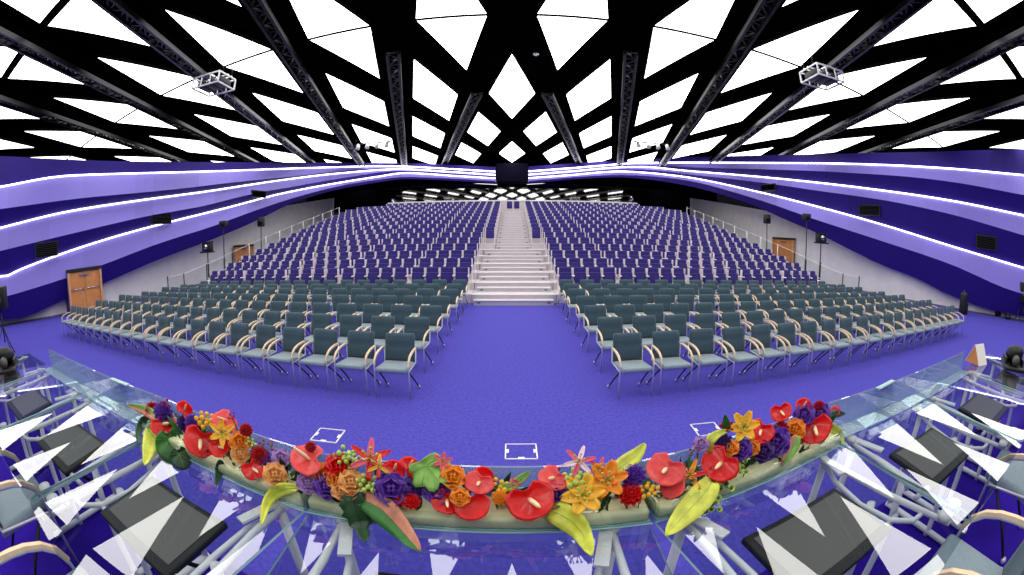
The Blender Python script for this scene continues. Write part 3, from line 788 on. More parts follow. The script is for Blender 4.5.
# ================================================================== FLOWERS
M_red = petal_mat('petal_red', (240, 24, 26), .3, coat=.3)
M_deepred = petal_mat('petal_deep_red', (196, 16, 34))
M_salmon = petal_mat('petal_salmon', (242, 84, 84), .35, coat=.25)
M_orange = petal_mat('petal_orange', (255, 166, 44))
M_peach = petal_mat('petal_peach', (255, 200, 124))
M_yellow = petal_mat('petal_yellow', (255, 208, 60))
M_violetp = petal_mat('petal_violet', (118, 66, 190))
M_deepviolet = petal_mat('petal_deep_violet', (84, 44, 140))
M_lilac = petal_mat('petal_lilac', (196, 156, 224))
M_pink = petal_mat('petal_pink', (246, 112, 140))
M_palepink = mat('petal_pale_pink', (238, 206, 222), .5)
M_spadix = mat('spadix_cream', (246, 214, 170), .5, bump=.3, bscale=400)
M_leaf = mat('leaf_green', (44, 112, 40), .42, noise=.25, scale=30, spec=.5)
M_darkleaf = mat('leaf_dark_green', (26, 66, 34), .42, noise=.25, scale=30)
M_lime = mat('leaf_lime', (208, 214, 76), .42, noise=.22, scale=26)
M_freshleaf = mat('leaf_fresh', (120, 168, 70), .45, noise=.25, scale=30)
M_tan = mat('leaf_pink_tan', (196, 128, 104), .5, noise=.25, scale=30)
M_bud = mat('bud_green', (176, 200, 96), .5, noise=.15, scale=60)
M_stem = mat('stem_green', (70, 112, 50), .5)
MIDL = offset(INNER, .08)
INF = [(-6, 1.9)] + MIDL[1:-1] + [(6, 1.9)]
def trough_pt(px, py, off=0.):
    """point over the trough (off > 0 is further from the viewer); never under the desk glass"""
    p = on_plan(px, py, offset(INNER, .08+off))
    if p is None or p.z < TZ+.012: p = at_z(px, py, TZ+.014)
    return p
def mpp(p): return 1.27*(p-EYE).length/FPX
def frame(p, roll=0., up=.35, side=0.):
    """axes of a bloom: z looks to the front of the bloom (towards the stage and upwards), x to the right"""
    z = (EYE-p).normalized(); z = (z*(1-up) + Vector((side, 0, 1))*up).normalized()
    x = Vector((0, 0, 1)).cross(z).normalized(); y = z.cross(x)
    c, s = math.cos(roll), math.sin(roll)
    return Matrix((x*c+y*s, y*c-x*s, z)).transposed()
def flower(name, p, M, label, cat='flower', group=None):
    o = empty(name, p, 0, label, cat, group); o.rotation_euler = M.to_euler(); return o
def stem(o, p, M, r=.0035):
    foot = Vector((p.x*.99, p.y+.0, TZ+.045))
    q = on_plan(512 + (p.x)*1, 500, INF)
    best = min(((p-Vector((*m, p.z))).length, m) for m in MIDL)[1]
    # foot straight below, pulled to the trough's middle line
    best = None
    for a, c in zip(MIDL[:-1], MIDL[1:]):
        a = Vector((*a, 0)); c = Vector((*c, 0)); d = c-a; s = max(0, min(1, (Vector((p.x, p.y, 0))-a).dot(d)/d.dot(d))); f = a+d*s
        k = (f-Vector((p.x, p.y, 0))).length
        if best is None or k < best[0]: best = (k, f)
    f = best[1]; foot = Vector((f.x, f.y, TZ+.05))
    Mi = M.transposed()
    pts = [Mi @ (foot + (p-foot)*t + Vector((0, .03*math.sin(PI*t), 0)) - p) for t in (0, .35, .7)] + [Vector((0, 0, -.004))]
    b = MB(); b.tube(pts, r, 5); b.build('stem', M_stem, o)

def heart(b, R, cup=.25, mi=0, nr=6, na=20, thick=.0):
    """heart-shaped glossy spathe, notch at +y, tip at -y, spadix root near the notch"""
    vs = [Vector((0, R*.35, 0))]; fs = []
    for i in range(1, nr+1):
        f = i/nr
        for j in range(na):
            a = 2*PI*j/na                       # 0 = +y
            rad = R*(.62 + .38*abs(math.sin(a*.5))**1.5 * 1.2 + .26*abs(math.sin(a))*(1 if math.cos(a) > 0 else .55))
            if math.cos(a) > .93: rad *= .62
            x = rad*math.sin(a)*.88; y = R*.35 + rad*math.cos(a)*.85
            z = cup*R*(f**2)*(.6+.4*math.cos(2*a)) - .06*R*f*(1 if j % 2 else 0)
            vs.append(Vector((x*f, R*.35+(y-R*.35)*f, z)))
    for j in range(na): fs.append((0, 1+(j+1) % na, 1+j))
    for i in range(nr-1):
        for j in range(na):
            a = 1+i*na; fs.append((a+j, a+(j+1) % na, a+na+(j+1) % na, a+na+j))
    b.add(vs, fs, mi, True)
def solid(o, t=.0015):
    m = o.modifiers.new('Solidify', 'SOLIDIFY'); m.thickness = t; m.offset = 0; return o
def anthurium(px, py, r, label, m=None, roll=0., up=.35, off=0., cup=.25, side=0., sp=True):
    p = trough_pt(px, py, off); M = frame(p, roll, up, side); R = r*mpp(p)*.95
    o = flower('anthurium', p, M, label, group='anthuriums')
    b = MB(); heart(b, R, cup); solid(b.build('spathe', m or M_red, o))
    if sp:
        b = MB(); b.tube([(0, R*.3, .0), (R*.05, R*.12, R*.3), (R*.12, -R*.12, R*.62), (R*.16, -R*.25, R*.85)], [R*.10, R*.11, R*.09, R*.045], 8); b.build('spadix', M_spadix, o)
    stem(o, p, M); return o
def petal(b, L, W, base, ang, tilt, curl, mi=0, nu=4, nv=6, ruffle=0.):
    """petal growing from the centre outwards at azimuth ang, raised by tilt, bent by curl"""
    vs = []; fs = []
    for j in range(nv+1):
        v = j/nv; t = tilt + curl*v
        l = L*v; zz = base; x = 0
        # integrate a bent midline
        xx = sum(math.cos(tilt+curl*(q+.5)/12)*L*v/12 for q in range(12)); zz = base+sum(math.sin(tilt+curl*(q+.5)/12)*L*v/12 for q in range(12))
        w = W*math.sin(PI*min(1, .12+.83*v))**.7
        for i in range(nu+1):
            u = 2*i/nu-1
            z2 = zz + .25*W*u*u*math.cos(t) + ruffle*W*math.sin(9*v+5*u)*v
            x2 = xx - .25*W*u*u*math.sin(t)
            y2 = u*w*.5
            vs.append(Vector((x2*math.cos(ang)-y2*math.sin(ang), x2*math.sin(ang)+y2*math.cos(ang), z2)))
    for j in range(nv):
        for i in range(nu):
            a = j*(nu+1)+i; fs.append((a, a+1, a+nu+2, a+nu+1))
    b.add(vs, fs, mi, True)
def rose(px, py, r, label, m, up=.3, off=0., name='rose', roll=0.):
    p = trough_pt(px, py, off); M = frame(p, roll, up); R = r*mpp(p)
    o = flower(name, p, M, label, group=name+'s')
    b = MB(); k = 0
    for ring, (n, L, tilt, curl) in enumerate(((3, .62, 1.45, .5), (4, .85, 1.2, .3), (5, 1.05, .8, .0), (5, 1.2, .4, -.4))):
        for q in range(n): petal(b, R*L, R*(.85+.25*ring), -R*.45, 2*PI*q/n+ring*.7, tilt, curl)
    solid(b.build('petals', m, o), .001)
    b = MB(); b.sphere((0, 0, -R*.5), (R*.3, R*.3, R*.25), 8, 5); b.build('calyx', M_stem, o)
    stem(o, p, M); return o
def carnation(px, py, r, label, m, off=0., up=.35):
    p = trough_pt(px, py, off); M = frame(p, 0, up); R = r*mpp(p)
    o = flower('carnation', p, M, label, group='carnations')
    b = MB()
    for ring, (n, tilt) in enumerate(((5, 1.4), (8, 1.0), (10, .6), (12, .2))):
        for q in range(n): petal(b, R*(.8+.08*ring), R*.55, -R*.35, 2*PI*q/n+ring, tilt, .2, ruffle=.22)
    solid(b.build('petals', m, o), .001); stem(o, p, M); return o
def lily(px, py, r, label, m, off=0., up=.25, n=6, curl=-.9, wid=.5, name='lily', tips=None, roll=0.):
    p = trough_pt(px, py, off); M = frame(p, roll, up); R = r*mpp(p)
    o = flower(name, p, M, label, group='lilies' if name == 'lily' else 'flame lilies')
    b = MB()
    for q in range(n): petal(b, R*1.25, R*wid, -R*.2, 2*PI*q/n+.3, .75, curl, mi=(q % 2 if tips else 0), ruffle=.10 if tips else .03)
    solid(b.build('petals', [m, tips or m], o), .001)
    b = MB()
    for q in range(5):
        a = 2*PI*q/5; b.tube([(0, 0, 0), (R*.35*math.cos(a), R*.35*math.sin(a), R*.6)], R*.03, 5); b.sphere((R*.35*math.cos(a), R*.35*math.sin(a), R*.62), R*.08, 6, 4)
    b.build('stamens', M_bud, o); stem(o, p, M); return o
def buds(px, py, r, label, m, n=9, off=0., size=.26, name='bud_spray', cat='berries'):
    p = trough_pt(px, py, off); M = frame(p, 0, .4); R = r*mpp(p)
    o = flower(name, p, M, label, cat=cat, group='bud sprays')
    rnd = random.Random(int(px*7+py)); b = MB(); s = MB()
    for q in range(n):
        a = 2.4*q; rr = R*math.sqrt((q+.5)/n)*.95; c = Vector((rr*math.cos(a), rr*math.sin(a), rnd.uniform(-.3, .4)*R))
        b.sphere(c, R*size*rnd.uniform(.8, 1.15), 7, 5); s.tube([(0, 0, -R), c], R*.05, 4)
    b.build('buds', m, o); s.build('twigs', M_stem, o); stem(o, p, M); return o
def bells(px, py, r, label, n=8, off=0.):
    p = trough_pt(px, py, off); M = frame(p, 0, .3); R = r*mpp(p)
    o = flower('bell_spray', p, M, label, cat='foliage', group='bell sprays')
    rnd = random.Random(int(px*3+py)); b = MB(); s = MB(); 
    for q in range(n):
        a = 2.4*q; rr = R*math.sqrt((q+.5)/n); c = Vector((rr*math.cos(a), rr*math.sin(a), rnd.uniform(-.2, .3)*R)); dr = Vector((rnd.uniform(-.5, .5), rnd.uniform(-.5, .5), 1)).normalized()
        e = c+dr*R*.3
        b.tube([c, c+dr*R*.15, e], [R*.07, R*.2, R*.27], 9, cap=False); b.sphere(c+dr*R*.12, R*.1, 6, 4, mi=1); s.tube([(0, 0, -R*.8), c], R*.04, 4)
    solid(b.build('bells', [M_bud, M_leaf], o), .001); s.build('twigs', M_stem, o); stem(o, p, M); return o
def leaf(pts, wpx, label, m, off=(0., 0.), name='leaf', m2=None, lobes=0, fold=.18, prof=.8):
    """leaf along a line of photograph points from its root to its tip"""
    k = len(pts); P = []
    n = 14
    for i in range(n+1):
        s = i/n*(k-1); j = min(int(s), k-2); f = s-j
        a = pts[max(j-1, 0)]; b0 = pts[j]; c = pts[j+1]; d = pts[min(j+2, k-1)]
        q = [.5*((2*b0[t])+(-a[t]+c[t])*f+(2*a[t]-5*b0[t]+4*c[t]-d[t])*f*f+(-a[t]+3*b0[t]-3*c[t]+d[t])*f**3) for t in (0, 1)]
        o = off[0]+(off[1]-off[0])*i/n
        P.append(trough_pt(q[0], q[1], o))
    o = P[0].copy(); t = empty(name, o, 0, label, 'leaf', 'big leaves')
    b = MB(); vs = []; mis = []
    W = wpx*mpp(P[n//2])
    for i, p in enumerate(P):
        d = (P[min(i+1, n)]-P[max(i-1, 0)]).normalized(); v = (EYE-p).normalized(); sd = d.cross(v).normalized(); nn = sd.cross(d).normalized()
        v01 = i/n; w = W*.5*max(.03, math.sin(PI*min(1, .06+.94*v01)**.8))**prof
        if lobes: w *= .62+.5*abs(math.sin(v01*PI*lobes))
        for u in (-1, -.5, 0, .5, 1): vs.append(p-o + sd*w*u + nn*(fold*W*abs(u)*.6))
    fs = []; mi = []
    for i in range(n):
        for u in range(4):
            a = i*5+u; fs.append((a, a+1, a+6, a+5)); mi.append(1 if (m2 and u >= 2) else 0)
    for f, q in zip(fs, mi): b.v or None
    b.add(vs, fs, 0, True); b.m = mi
    solid(b.build('blade', [m, m2 or m], t), .0015)
    b = MB(); b.tube([p-o+(EYE-p).normalized()*.002 for p in P[:-1]], [.0022*(1-.7*i/n) for i in range(n)], 5); b.build('midrib', m if m is not M_lime else M_bud, t)
    return t
def roundleaf(px, py, r, label, m, roll=0., up=.3, off=0., lobes=0):
    p = trough_pt(px, py, off); M = frame(p, roll, up); R = r*mpp(p)
    o = flower('leaf', p, M, label, cat='leaf', group='big leaves')
    b = MB(); na = 30; vs = [Vector((0, R*.4, 0))]; fs = []
    for i in range(1, 6):
        f = i/5
        for j in range(na):
            a = 2*PI*j/na; rad = R*(.75+.25*abs(math.sin(a/2)))*(1 if not lobes else .72+.3*abs(math.cos(lobes*a/2)))
            if math.cos(a) > .96: rad *= .7
            vs.append(Vector((rad*f*math.sin(a), R*.4*(1-f*.6)+rad*f*math.cos(a), R*.16*f*f*math.cos(2*a) + .05*R*math.sin(5*a)*f)))
    for j in range(na): fs.append((0, 1+(j+1) % na, 1+j))
    for i in range(4):
        for j in range(na): a = 1+i*na; fs.append((a+j, a+(j+1) % na, a+na+(j+1) % na, a+na+j))
    b.add(vs, fs, 0, True); solid(b.build('blade', m, o))
    b = MB()
    for a in (PI, PI*.7, PI*1.3, PI*.4, PI*1.6): b.tube([(0, R*.4, .002), (R*.8*math.sin(a), R*.25+R*.8*math.cos(a), R*.1*math.cos(2*a)+.003)], .0012, 4)
    b.build('veins', M_freshleaf, o); stem(o, p, M); return o

# ---- left box, from its outer end
leaf([(160, 420), (146, 411), (128, 405)], 8, 'slender tan green leaf pointing out at the left end of the flowers', M_tan, name='leaf', m2=M_freshleaf)
leaf([(158, 421), (144, 420), (138, 432), (138, 444)], 6, 'dark green leaf arching over the left end of the trough', M_darkleaf)
leaf([(153, 423), (151, 437), (148, 452), (144, 466)], 13, 'upright yellow-green leaf hanging at the left end of the flowers', M_lime, off=(-.03, -.08))
carnation(152.5, 410, 7, 'red carnation at the top left end of the flowers', M_deepred, off=.03)
buds(166, 404, 4, 'small red berry tuft standing above the left end flowers', M_deepred, 5, off=.03)
carnation(163, 412, 9, 'violet frilled flower above the leftmost red anthurium', M_violetp)
carnation(184, 423, 7, 'violet frilled flower, left of a pair, above the broad green leaf', M_deepviolet)
carnation(192, 422, 7, 'violet frilled flower, right of a pair, beside the yellow cluster', M_violetp)
anthurium(166, 428, 13, 'glossy red anthurium nearest the left end', roll=.5, up=.4, off=-.03)
anthurium(186, 408, 8, 'small red anthurium tilted up behind the violet pair at left', roll=2.2, up=.1, off=.03)
roundleaf(172, 447, 15, 'broad round green leaf under the left anthuriums', M_leaf, up=.1, off=-.07)
roundleaf(181, 459, 10, 'dark green leaf below the broad round leaf at left', M_darkleaf, up=.1, off=-.06)
anthurium(199, 446, 16, 'largest red anthurium of the left box, beside the broad green leaf', roll=-.6, up=.15, off=-.06)
anthurium(221, 450, 10, 'red anthurium with folded spathe right of the largest left one', roll=.4, up=.3, off=-.05)
buds(205, 420, 8, 'yellow blossom cluster behind the largest left anthurium', M_yellow, 10)
lily(222, 433, 10, 'yellow lily between salmon and red anthuriums at left', M_yellow, off=-.02)
anthurium(222, 423, 13, 'flat salmon anthurium behind the yellow lily', M_salmon, roll=-1.2, up=.6, off=.02)
buds(232, 416, 4, 'red berry tuft above the salmon anthurium at left', M_deepred, 5, off=.03)
rose(240, 442, 8, 'orange rose, upper of two beside the left yellow lily', M_orange)
rose(240, 454, 7, 'peach rose, lower of two beside the left yellow lily', M_peach, off=-.03)
buds(251, 443, 5, 'green bud spray right of the orange and peach roses', M_bud, 7)
carnation(246, 430, 6, 'dark red bloom above the green buds at left', M_deepred, off=.02)
leaf([(221, 460), (219, 472), (216, 486)], 7, 'dark narrow leaf hanging under the folded red anthurium', M_darkleaf, off=(-.06, -.085))
anthurium(255, 472, 11, 'red anthurium facing the stage, low beside the peach orange rose', roll=.3, up=.15, off=-.06)
carnation(259, 455, 8, 'dark red carnation above the low red anthurium at left', M_deepred, off=-.01)
rose(275, 475, 9, 'peach orange rose right of the low red anthurium', M_peach, off=-.05)
buds(262, 444, 4, 'red berries on a stalk, left one of two above dark carnation', M_deepred, 4, off=.03)
buds(270.5, 445.5, 4, 'red berries on a stalk, right one of two above dark carnation', M_deepred, 4, off=.03)
rose(266, 460, 6, 'violet bloom between dark carnation and salmon anthurium', M_violetp, name='lisianthus')
rose(281, 458, 7, 'lilac bloom against the edge of the wide salmon anthurium', M_lilac, name='lisianthus', off=.02)
anthurium(303, 459, 18, 'wide salmon pink anthurium at the right of the left box', M_salmon, roll=-1.9, up=.7, off=0.)
carnation(310.5, 447, 5, 'small red bud behind the wide salmon anthurium', M_deepred, off=.04)
leaf([(298, 488), (280, 490), (267, 503), (261, 526)], 10, 'lime leaf arching down at the joint of left and middle boxes', M_lime, off=(-.06, -.10))
# ---- middle box
rose(307.5, 483, 8, 'pale lilac bloom at the left end of the middle box', M_lilac, name='lisianthus', off=-.05)
rose(312.5, 472, 8, 'deep violet bloom under the wide salmon anthurium', M_deepviolet, name='lisianthus')
rose(326, 476, 10, 'orange rose at the left of the middle box above a violet bloom', M_orange, off=-.01)
rose(326, 487, 9, 'violet bloom below the orange rose, middle box', M_violetp, name='lisianthus', off=-.05)
rose(338, 480, 8, 'orange rose under the crimson rose', M_orange, off=-.03)
rose(351, 482, 9, 'peach rose right of the orange rose under the crimson one', M_peach, off=-.04)
rose(341, 491, 7, 'peach rose lowest of the orange group', M_peach, off=-.06)
rose(350, 492, 6, 'orange rosebud low beside the lowest peach rose', M_orange, off=-.06)
rose(338.5, 467, 10, 'crimson rose beside the green spray', M_red, off=.0)
buds(342, 457, 8, 'green blossom spray above the crimson rose', M_bud, 12, off=.03, cat='foliage')
buds(352, 461, 8, 'yellow green blossom spray left of the striped flame lily', M_bud, 12, off=.02, cat='foliage')
buds(367, 483, 9, 'yellow green berry cluster between peach rose and big lisianthus', M_bud, 11, off=-.04)
lily(370, 458, 16, 'red flame lily with yellow edged curled petals', M_red, name='flame_lily', tips=M_pink, wid=.34, curl=-1.7, off=.0)
lily(379, 466, 9, 'small red flame lily under the larger striped one', M_red, name='flame_lily', tips=M_yellow, wid=.34, curl=-1.5, off=-.02)
anthurium(396, 468, 10, 'red anthurium standing upright with tall pale spadix', roll=2.4, up=.1, off=.02)
anthurium(412, 465, 10, 'red anthurium behind the lobed green leaf', roll=2.2, up=.15, off=.04)
rose(391, 489, 12, 'large violet lisianthus facing the stage', M_violetp, name='lisianthus', off=-.05, up=.1)
carnation(398, 500, 6, 'red carnation under the large violet lisianthus', M_red, off=-.06)
rose(409, 490, 9, 'deep violet bloom right of the large lisianthus', M_deepviolet, name='lisianthus', off=-.03)
carnation(411, 501, 8, 'red carnation strip under the deep violet bloom', M_red, off=-.06)
roundleaf(432, 473, 19, 'bright green lobed leaf in the middle box', M_freshleaf, roll=.5, up=.35, lobes=7)
lily(443, 462, 7, 'pink petals peeping from behind the lobed leaf', M_pink, off=.03)
rose(453, 477, 9, 'orange tulip right of the lobed leaf', M_orange, name='tulip', off=-.01)
carnation(462, 480, 5, 'pink bloom touching the orange tulip', M_pink)
rose(437, 492, 10, 'violet bloom below the lobed leaf', M_violetp, name='lisianthus', off=-.03)
anthurium(446, 505, 14, 'red anthurium at lower middle beside an orange bloom', roll=-.3, up=.2, off=-.06)
rose(460, 497, 7, 'orange bloom between two low red anthuriums', M_orange, off=-.06)
anthurium(472, 510, 16, 'red anthurium hanging with its tip down over the trough edge', roll=.1, up=.05, off=-.075, sp=False)
anthurium(477, 486, 13, 'salmon red anthurium with long slanting spadix', M_salmon, roll=-.5, up=.4, off=-.02)
anthurium(484.5, 473, 9, 'red anthurium rising behind the slanting spadix', roll=2.7, up=.1, off=.03, sp=False)
buds(498, 487, 8, 'yellow bud spray at the middle of the table', M_yellow, 9)
carnation(500, 498, 7, 'orange red bloom under the yellow bud spray', M_orange, off=-.04)
leaf([(498, 489), (508, 487), (519, 485)], 8, 'short pale green bract lying level at mid table', M_freshleaf, off=(0, -.01))
rose(515, 483, 4, 'pink bud on the pale green bract', M_pink, name='tulip')
leaf([(514, 484), (522, 478), (530, 472)], 7, 'small green leaf beside the pink bud', M_freshleaf, off=(.0, .02))
anthurium(533, 506, 21, 'biggest red anthurium, just right of mid table', roll=.45, up=.15, off=-.07)
anthurium(550, 481, 14, 'salmon red anthurium behind the biggest one', M_salmon, roll=-.8, up=.5, off=.0)
buds(556, 473, 5, 'red berry tuft behind the biggest anthurium', M_deepred, 5, off=.03)
rose(555, 496, 9, 'deep violet bloom right of the biggest anthurium', M_deepviolet, name='lisianthus', off=-.04)
buds(575, 479, 10, 'green bud spray below the pink flame lily', M_bud, 11, off=.0, cat='foliage')
lily(579, 461, 12, 'pink flame lily standing tall with curled petals', M_pink, name='flame_lily', tips=M_palepink, wid=.34, curl=-1.6, off=.02)
lily(599, 469, 9, 'salmon flame lily right of the tall pink one', M_salmon, name='flame_lily', tips=M_pink, wid=.36, curl=-1.4, off=.02)
lily(607, 480, 14, 'orange yellow lily, upper of two right of mid table', M_orange, off=-.01, wid=.75)
lily(583, 495, 15, 'yellow lily, lower of two right of mid table', M_yellow, off=-.05, wid=.75)
rose(574.5, 507, 6, 'pale pink bud below the lower yellow lily', M_palepink, name='tulip', off=-.06)
leaf([(612, 474), (624, 464), (636, 455), (645, 444)], 13, 'lime leaf pointing up behind the flowers right of middle', M_lime, off=(.02, .08), prof=.6)
leaf([(549, 511), (562, 515), (580, 530), (592, 556)], 20, 'lime leaf drooping over the trough edge below the yellow lily', M_lime, off=(-.06, -.14), prof=.6)
carnation(633, 476, 11, 'violet frilled flower left of the coral anthurium', M_violetp, off=.0)
carnation(631, 494, 11, 'red carnation below the violet frilled flower', M_red, off=-.04)
buds(649, 490.5, 8, 'yellow bud cluster right of the red carnation', M_yellow, 10, off=-.05)
anthurium(662, 474, 18, 'coral anthurium with slanting spadix at the right joint', M_salmon, roll=-.5, up=.4, off=-.02)
anthurium(674, 491, 11, 'coral anthurium low beside the big lime leaf', M_salmon, roll=.6, up=.2, off=-.06, sp=False)
leaf([(352, 492), (355, 505), (360, 522), (366, 543)], 24, 'dark green lobed leaf hanging over the middle trough edge', M_darkleaf, off=(-.06, -.13), lobes=5, fold=.1)
leaf([(364, 500), (380, 508), (398, 526), (421, 552)], 22, 'large drooping leaf half green and half pink brown', M_tan, off=(-.06, -.15), m2=M_leaf, prof=.6)
# ---- right box
lily(689.5, 475.5, 12, 'orange red flame lily beside the coral anthurium', M_red, name='flame_lily', tips=M_orange, wid=.36, curl=-1.3, off=-.02)
anthurium(716, 468, 18, 'scarlet anthurium over the big lime leaf', roll=-.6, up=.3, off=-.03)
leaf([(712, 482), (702, 496), (684, 515), (665, 536)], 22, 'biggest lime leaf slanting down at the right joint', M_lime, off=(-.06, -.15), prof=.6)
bells(723, 483, 10, 'pale green bell spray, upper of two right of the biggest lime leaf', off=-.06)
bells(712, 504, 9, 'pale green bell spray, lower of two right of the biggest lime leaf', off=-.08)
bells(740, 468, 8, 'pale green bell spray beside the scarlet anthurium', off=-.05)
leaf([(709, 452), (710, 441), (718, 434), (729, 430)], 8, 'curved lime leaf above the scarlet anthurium', M_lime, off=(.02, .02))
lily(744, 427, 11, 'pale yellow lily behind the right box flowers', M_yellow, off=.02, wid=.7)
carnation(723.5, 444, 9, 'deep violet frilled flower inside the curved lime leaf', M_deepviolet, off=.02)
rose(701, 444, 6, 'lilac bloom at the left of the right box', M_lilac, name='lisianthus', off=.03)
buds(692, 451, 4, 'red berry tuft left of the lilac bloom', M_deepred, 4, off=.03)
rose(731, 448, 6, 'orange bloom left of the violet one over the bell spray', M_orange, off=-.01)
rose(741.5, 450, 8, 'violet bloom between two orange blooms, right box', M_violetp, name='lisianthus', off=-.02)
rose(752, 448, 6, 'orange bloom right of the violet one over the bell spray', M_orange, off=-.02)
anthurium(758.5, 435, 13, 'red anthurium behind the large violet bloom', roll=-.3, up=.3, off=.01)
rose(775.5, 442, 11, 'largest violet bloom of the right box', M_violetp, name='lisianthus', off=-.03, up=.15)
rose(764, 452, 8, 'violet bloom below left of the largest one, right box', M_deepviolet, name='lisianthus', off=-.05)
leaf([(727, 432), (726, 424), (725, 414)], 7, 'small green leaf standing above the right box', M_leaf, off=(.03, .03))
buds(727, 426, 6, 'dark red berry pair behind the curved lime leaf', M_deepred, 6, off=.03)
leaf([(797, 436), (793, 446), (787, 456), (782, 466)], 11, 'tan and green leaf hanging beside the largest violet bloom', M_freshleaf, off=(-.05, -.08), m2=M_tan)
rose(795, 430, 8, 'orange bloom left of the large red anthurium at right', M_orange, off=-.01)
anthurium(781.5, 415, 10, 'red anthurium raised at the back of the right box', roll=.4, up=.2, off=.03)
carnation(781, 429, 7, 'dark red bloom behind the largest violet one', M_deepred, off=.01)
anthurium(814, 433, 16, 'large red anthurium near the right end of the flowers', roll=.2, up=.15, off=-.05)
rose(804, 415, 8, 'violet bloom, left of two above the right end anthurium', M_violetp, name='lisianthus', off=.01)
rose(820, 414, 8, 'violet bloom, right of two above the right end anthurium', M_violetp, name='lisianthus', off=.02)
anthurium(805.5, 405, 8, 'small red anthurium topmost at the right end', roll=2.5, up=.1, off=.03)
carnation(819, 406, 5, 'red bloom at the top right end', M_deepred, off=.04)
carnation(835, 411, 5, 'pink bloom at the outermost right end', M_pink, off=.03)
leaf([(824, 424), (832, 428), (840, 434), (844, 446)], 7, 'yellow green leaf at the right end of the flowers', M_lime, off=(-.02, -.06))
leaf([(828, 417), (836, 414), (845, 414)], 6, 'dark green leaf pointing out at the right end', M_darkleaf, off=(0, .02))
# loose greenery filling the three boxes
for u, wd in ((3, 'left'), (4, 'middle'), (5, 'right')):
    a, c = Vector((*MIDL[u], 0)), Vector((*MIDL[u+1], 0)); b = MB(); rnd = random.Random(u)
    for q in range(130):
        s = rnd.uniform(.03, .97); p = a+(c-a)*s + Vector((0, rnd.uniform(.0, .065) if q % 4 else rnd.uniform(-.055, -.01), TZ+.05))
        d = Vector((rnd.uniform(-1, 1), rnd.uniform(-.8, .5), rnd.uniform(.3, 1.2))).normalized(); L = rnd.uniform(.04, .12) if q % 4 else rnd.uniform(.035, .06); sd = d.cross(Vector((rnd.uniform(-1, 1), rnd.uniform(-1, 1), .4))).normalized(); w = L*rnd.uniform(.10, .22)
        nn = sd.cross(d)
        b.add([p, p+d*L*.35+sd*w, p+d*L*.7+sd*w*.8+nn*L*.1, p+d*L+nn*L*.2, p+d*L*.7-sd*w*.8+nn*L*.1, p+d*L*.35-sd*w, p+d*L*.5+nn*L*.02], [(0, 1, 6), (1, 2, 6), (2, 3, 6), (3, 4, 6), (4, 5, 6), (5, 0, 6)], rnd.choice((0, 1, 1)), True)
        if q % 4 == 0: b.tube([p-Vector((0, 0, .0)), p+d*L*.9], .002, 4, 1)
    o = b.build('foliage', [M_leaf, M_darkleaf]); tag(o, f'loose green filler leaves in the {wd} flower trough', 'foliage', kind='stuff')

# ================================================================== THINGS ON AND BESIDE THE DESKS
for (px, py, u, lab) in ((122, 394, 1, 'clear acrylic name holder on the glass lip left of the flowers'), (884, 393, 5, 'clear acrylic name holder on the glass lip right of the flowers')):
    p = on_plan(px, py, offset(INNER, .14)); ang = math.atan2(INNER[u+1][1]-INNER[u][1], INNER[u+1][0]-INNER[u][0])
    t = empty('name_holder', (p.x, p.y, TZ+.004), ang, lab, 'name holder', 'acrylic name holders')
    b = MB(); b.box((0, -.02, .085), (.24, .004, .17), Matrix.Rotation(math.radians(-10), 3, 'X')); b.build('front_sheet', M_glass, t)
    b = MB(); b.box((0, .0, .165), (.24, .03, .006)); b.build('edge', M_edge, t)
p = at_z(976, 363, TZ)
t = empty('tent_card', (p.x, p.y, TZ+.003), math.radians(-8), 'white folded tent card with brown inside at the right table end', 'name card')
b = MB(); b.box((0, -.055, .085), (.20, .004, .20), Matrix.Rotation(math.radians(-32), 3, 'X')); b.build('front_face', M_paper, t)
b = MB(); b.box((0, .055, .085), (.20, .004, .20), Matrix.Rotation(math.radians(32), 3, 'X')); b.build('rear_face', M_paper, t)
b = MB(); b.add([(-.095, -.105, .003), (-.095, .105, .003), (-.095, 0, .165), (.095, -.105, .003), (.095, .105, .003), (.095, 0, .165)], [(0, 2, 1), (3, 4, 5), (0, 1, 4, 3)]); b.build('wooden_core', M_door, t)

# moving-head lamps / black gear at the two ends of the stage
def black_gear(px, py, lab, flip):
    p = at_z(px, py, TZ)
    t = empty('stage_lamp', (p.x, p.y, TZ), flip*.5, lab, 'stage lamp', 'lamps at the stage ends')
    h = .04
    b = MB(); b.rbox((0, 0, .02), (.44, .28, .04), .015); b.build('base', M_dark, t)
    b = MB(); b.rbox((0, .12, .06), (.22, .03, .08), .012); b.build('yoke', M_dark, t)
    b = MB(); b.rbox((0, -.12, .06), (.22, .03, .08), .012); b.build('yoke', M_dark, t)
    b = MB(); b.rbox((flip*.02, 0, h+.085), (.38, .20, .13), .06, Matrix.Rotation(flip*.25, 3, 'Y'), seg=3); hd = b.build('lamp_head', M_dark, t)
    b = MB(); b.tube([(-flip*.15, 0, h+.06), (-flip*.195, 0, h+.05)], .05, 14); b.build('lens', M_screen, hd)
black_gear(8, 369, 'rounded black stage lamp beyond the left table end', -1)
black_gear(1012, 367, 'rounded black stage lamp beyond the right table end', 1)

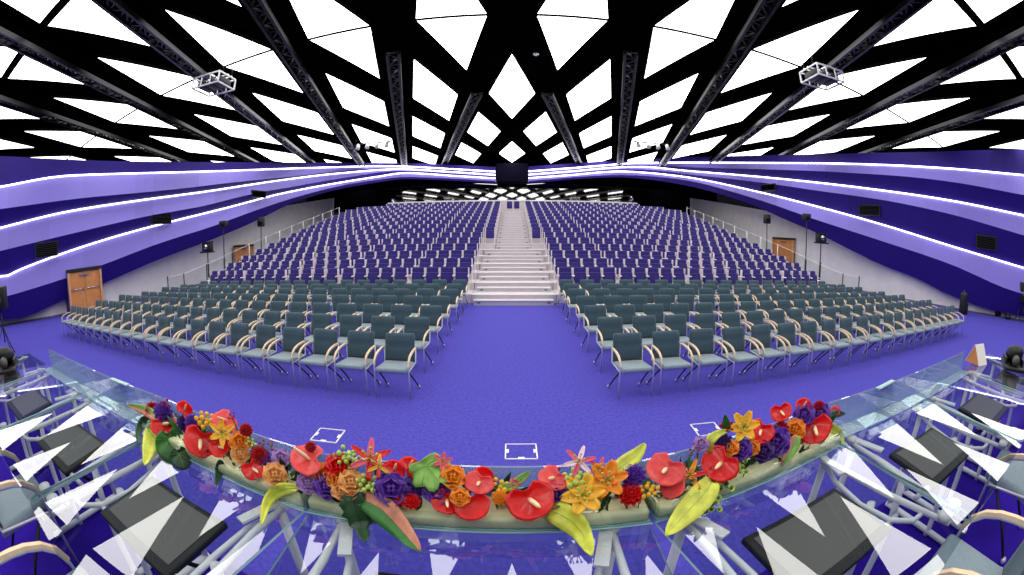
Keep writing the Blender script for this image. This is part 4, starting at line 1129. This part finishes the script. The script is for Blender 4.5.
# loudspeaker on a pole at the left edge, tripod at the right
def stand(px, py, ztop, lab, w, h, tri):
    p = at_z(px, py, 0.02)
    t = empty('speaker_stand', (p.x, p.y, 0), 0, lab, 'loudspeaker', 'loudspeakers by the side walls')
    b = MB(); b.tube([(0, 0, .3), (0, 0, ztop-h*.4)], .028, 8); b.build('pole', M_dark, t)
    for q in range(3):
        a = 2*PI*q/3+.4; b = MB(); b.tube([(0, 0, .75), (.5*math.cos(a), .5*math.sin(a), .02)], .02, 6); b.build('leg', M_dark, t)
    b = MB(); b.rbox((0, 0, ztop), (w, .4, h), .04, Matrix.Rotation(math.atan2(p.x, -p.y)*0-math.copysign(.9, p.x), 3, 'Z')); hd = b.build('speaker_box', M_dark, t)
    b = MB(); b.tube([Vector((0, 0, ztop-.05)) + Vector((-math.copysign(.19, p.x), -.13, 0)), Vector((0, 0, ztop-.05)) + Vector((-math.copysign(.205, p.x), -.14, 0))], .12, 14); b.build('cone', M_screen, hd)
p = at_z(7, 352, 0); dist = math.hypot(p.x, p.y)
d = ray(4, 297); zt = EYE.z + d.z/math.hypot(d.x, d.y)*dist
stand(7, 352, zt, 'black loudspeaker on a pole stand by the left picture edge', .62, .62, 0)
p = at_z(1020, 321, 0); dist = math.hypot(p.x, p.y); d = ray(1022, 292); zt = EYE.z + d.z/math.hypot(d.x, d.y)*dist
stand(1020, 321, zt, 'black loudspeaker on a tripod by the right wall', .6, .9, 1)
# bags along the right wall
for (px, py, s, lab, nm) in ((997, 316, (.55, .35, .36), 'black bag on the carpet at the foot of the right wall', 'bag'), (1007, 319, (.5, .3, .22), 'small black bag beside the other at the right wall', 'bag'), (962, 314, (.5, .42, .95), 'tall black case behind the last chair of the front right row', 'equipment_case')):
    p = at_z(px, py, 0)
    t = empty(nm, (p.x, p.y, 0), .4, lab, 'bag' if nm == 'bag' else 'case', 'bags by the right wall' if nm == 'bag' else None)
    b = MB(); b.rbox((0, 0, s[2]/2), s, .12, seg=3); b.rbox((.1, -.1, s[2]*.3), (s[0]*.7, s[1], s[2]*.6), .08, seg=2); b.build('body', M_dark, t)
    b = MB(); b.tube([(-.12, 0, s[2]-.02), (-.06, 0, s[2]+.07), (.06, 0, s[2]+.07), (.12, 0, s[2]-.02)], .015, 6); b.build('handle', M_screen, t)

# ================================================================== LIGHT AND VIEW
wd = bpy.data.worlds.new('world'); SC.world = wd; wd.use_nodes = True
wd.node_tree.nodes['Background'].inputs[0].default_value = (.02, .02, .03, 1); wd.node_tree.nodes['Background'].inputs[1].default_value = .3
vs_ = SC.view_settings; vs_.view_transform = 'Standard'; vs_.look = 'None'; vs_.gamma = 1; vs_.use_curve_mapping = False; vs_.exposure = 0.0
SC.display_settings.display_device = 'sRGB'
cy = SC.cycles; cy.use_denoising = True; cy.max_bounces = 6; cy.diffuse_bounces = 3; cy.glossy_bounces = 4; cy.transparent_max_bounces = 16
cy.sample_clamp_indirect = 6; cy.caustics_reflective = False; cy.caustics_refractive = False
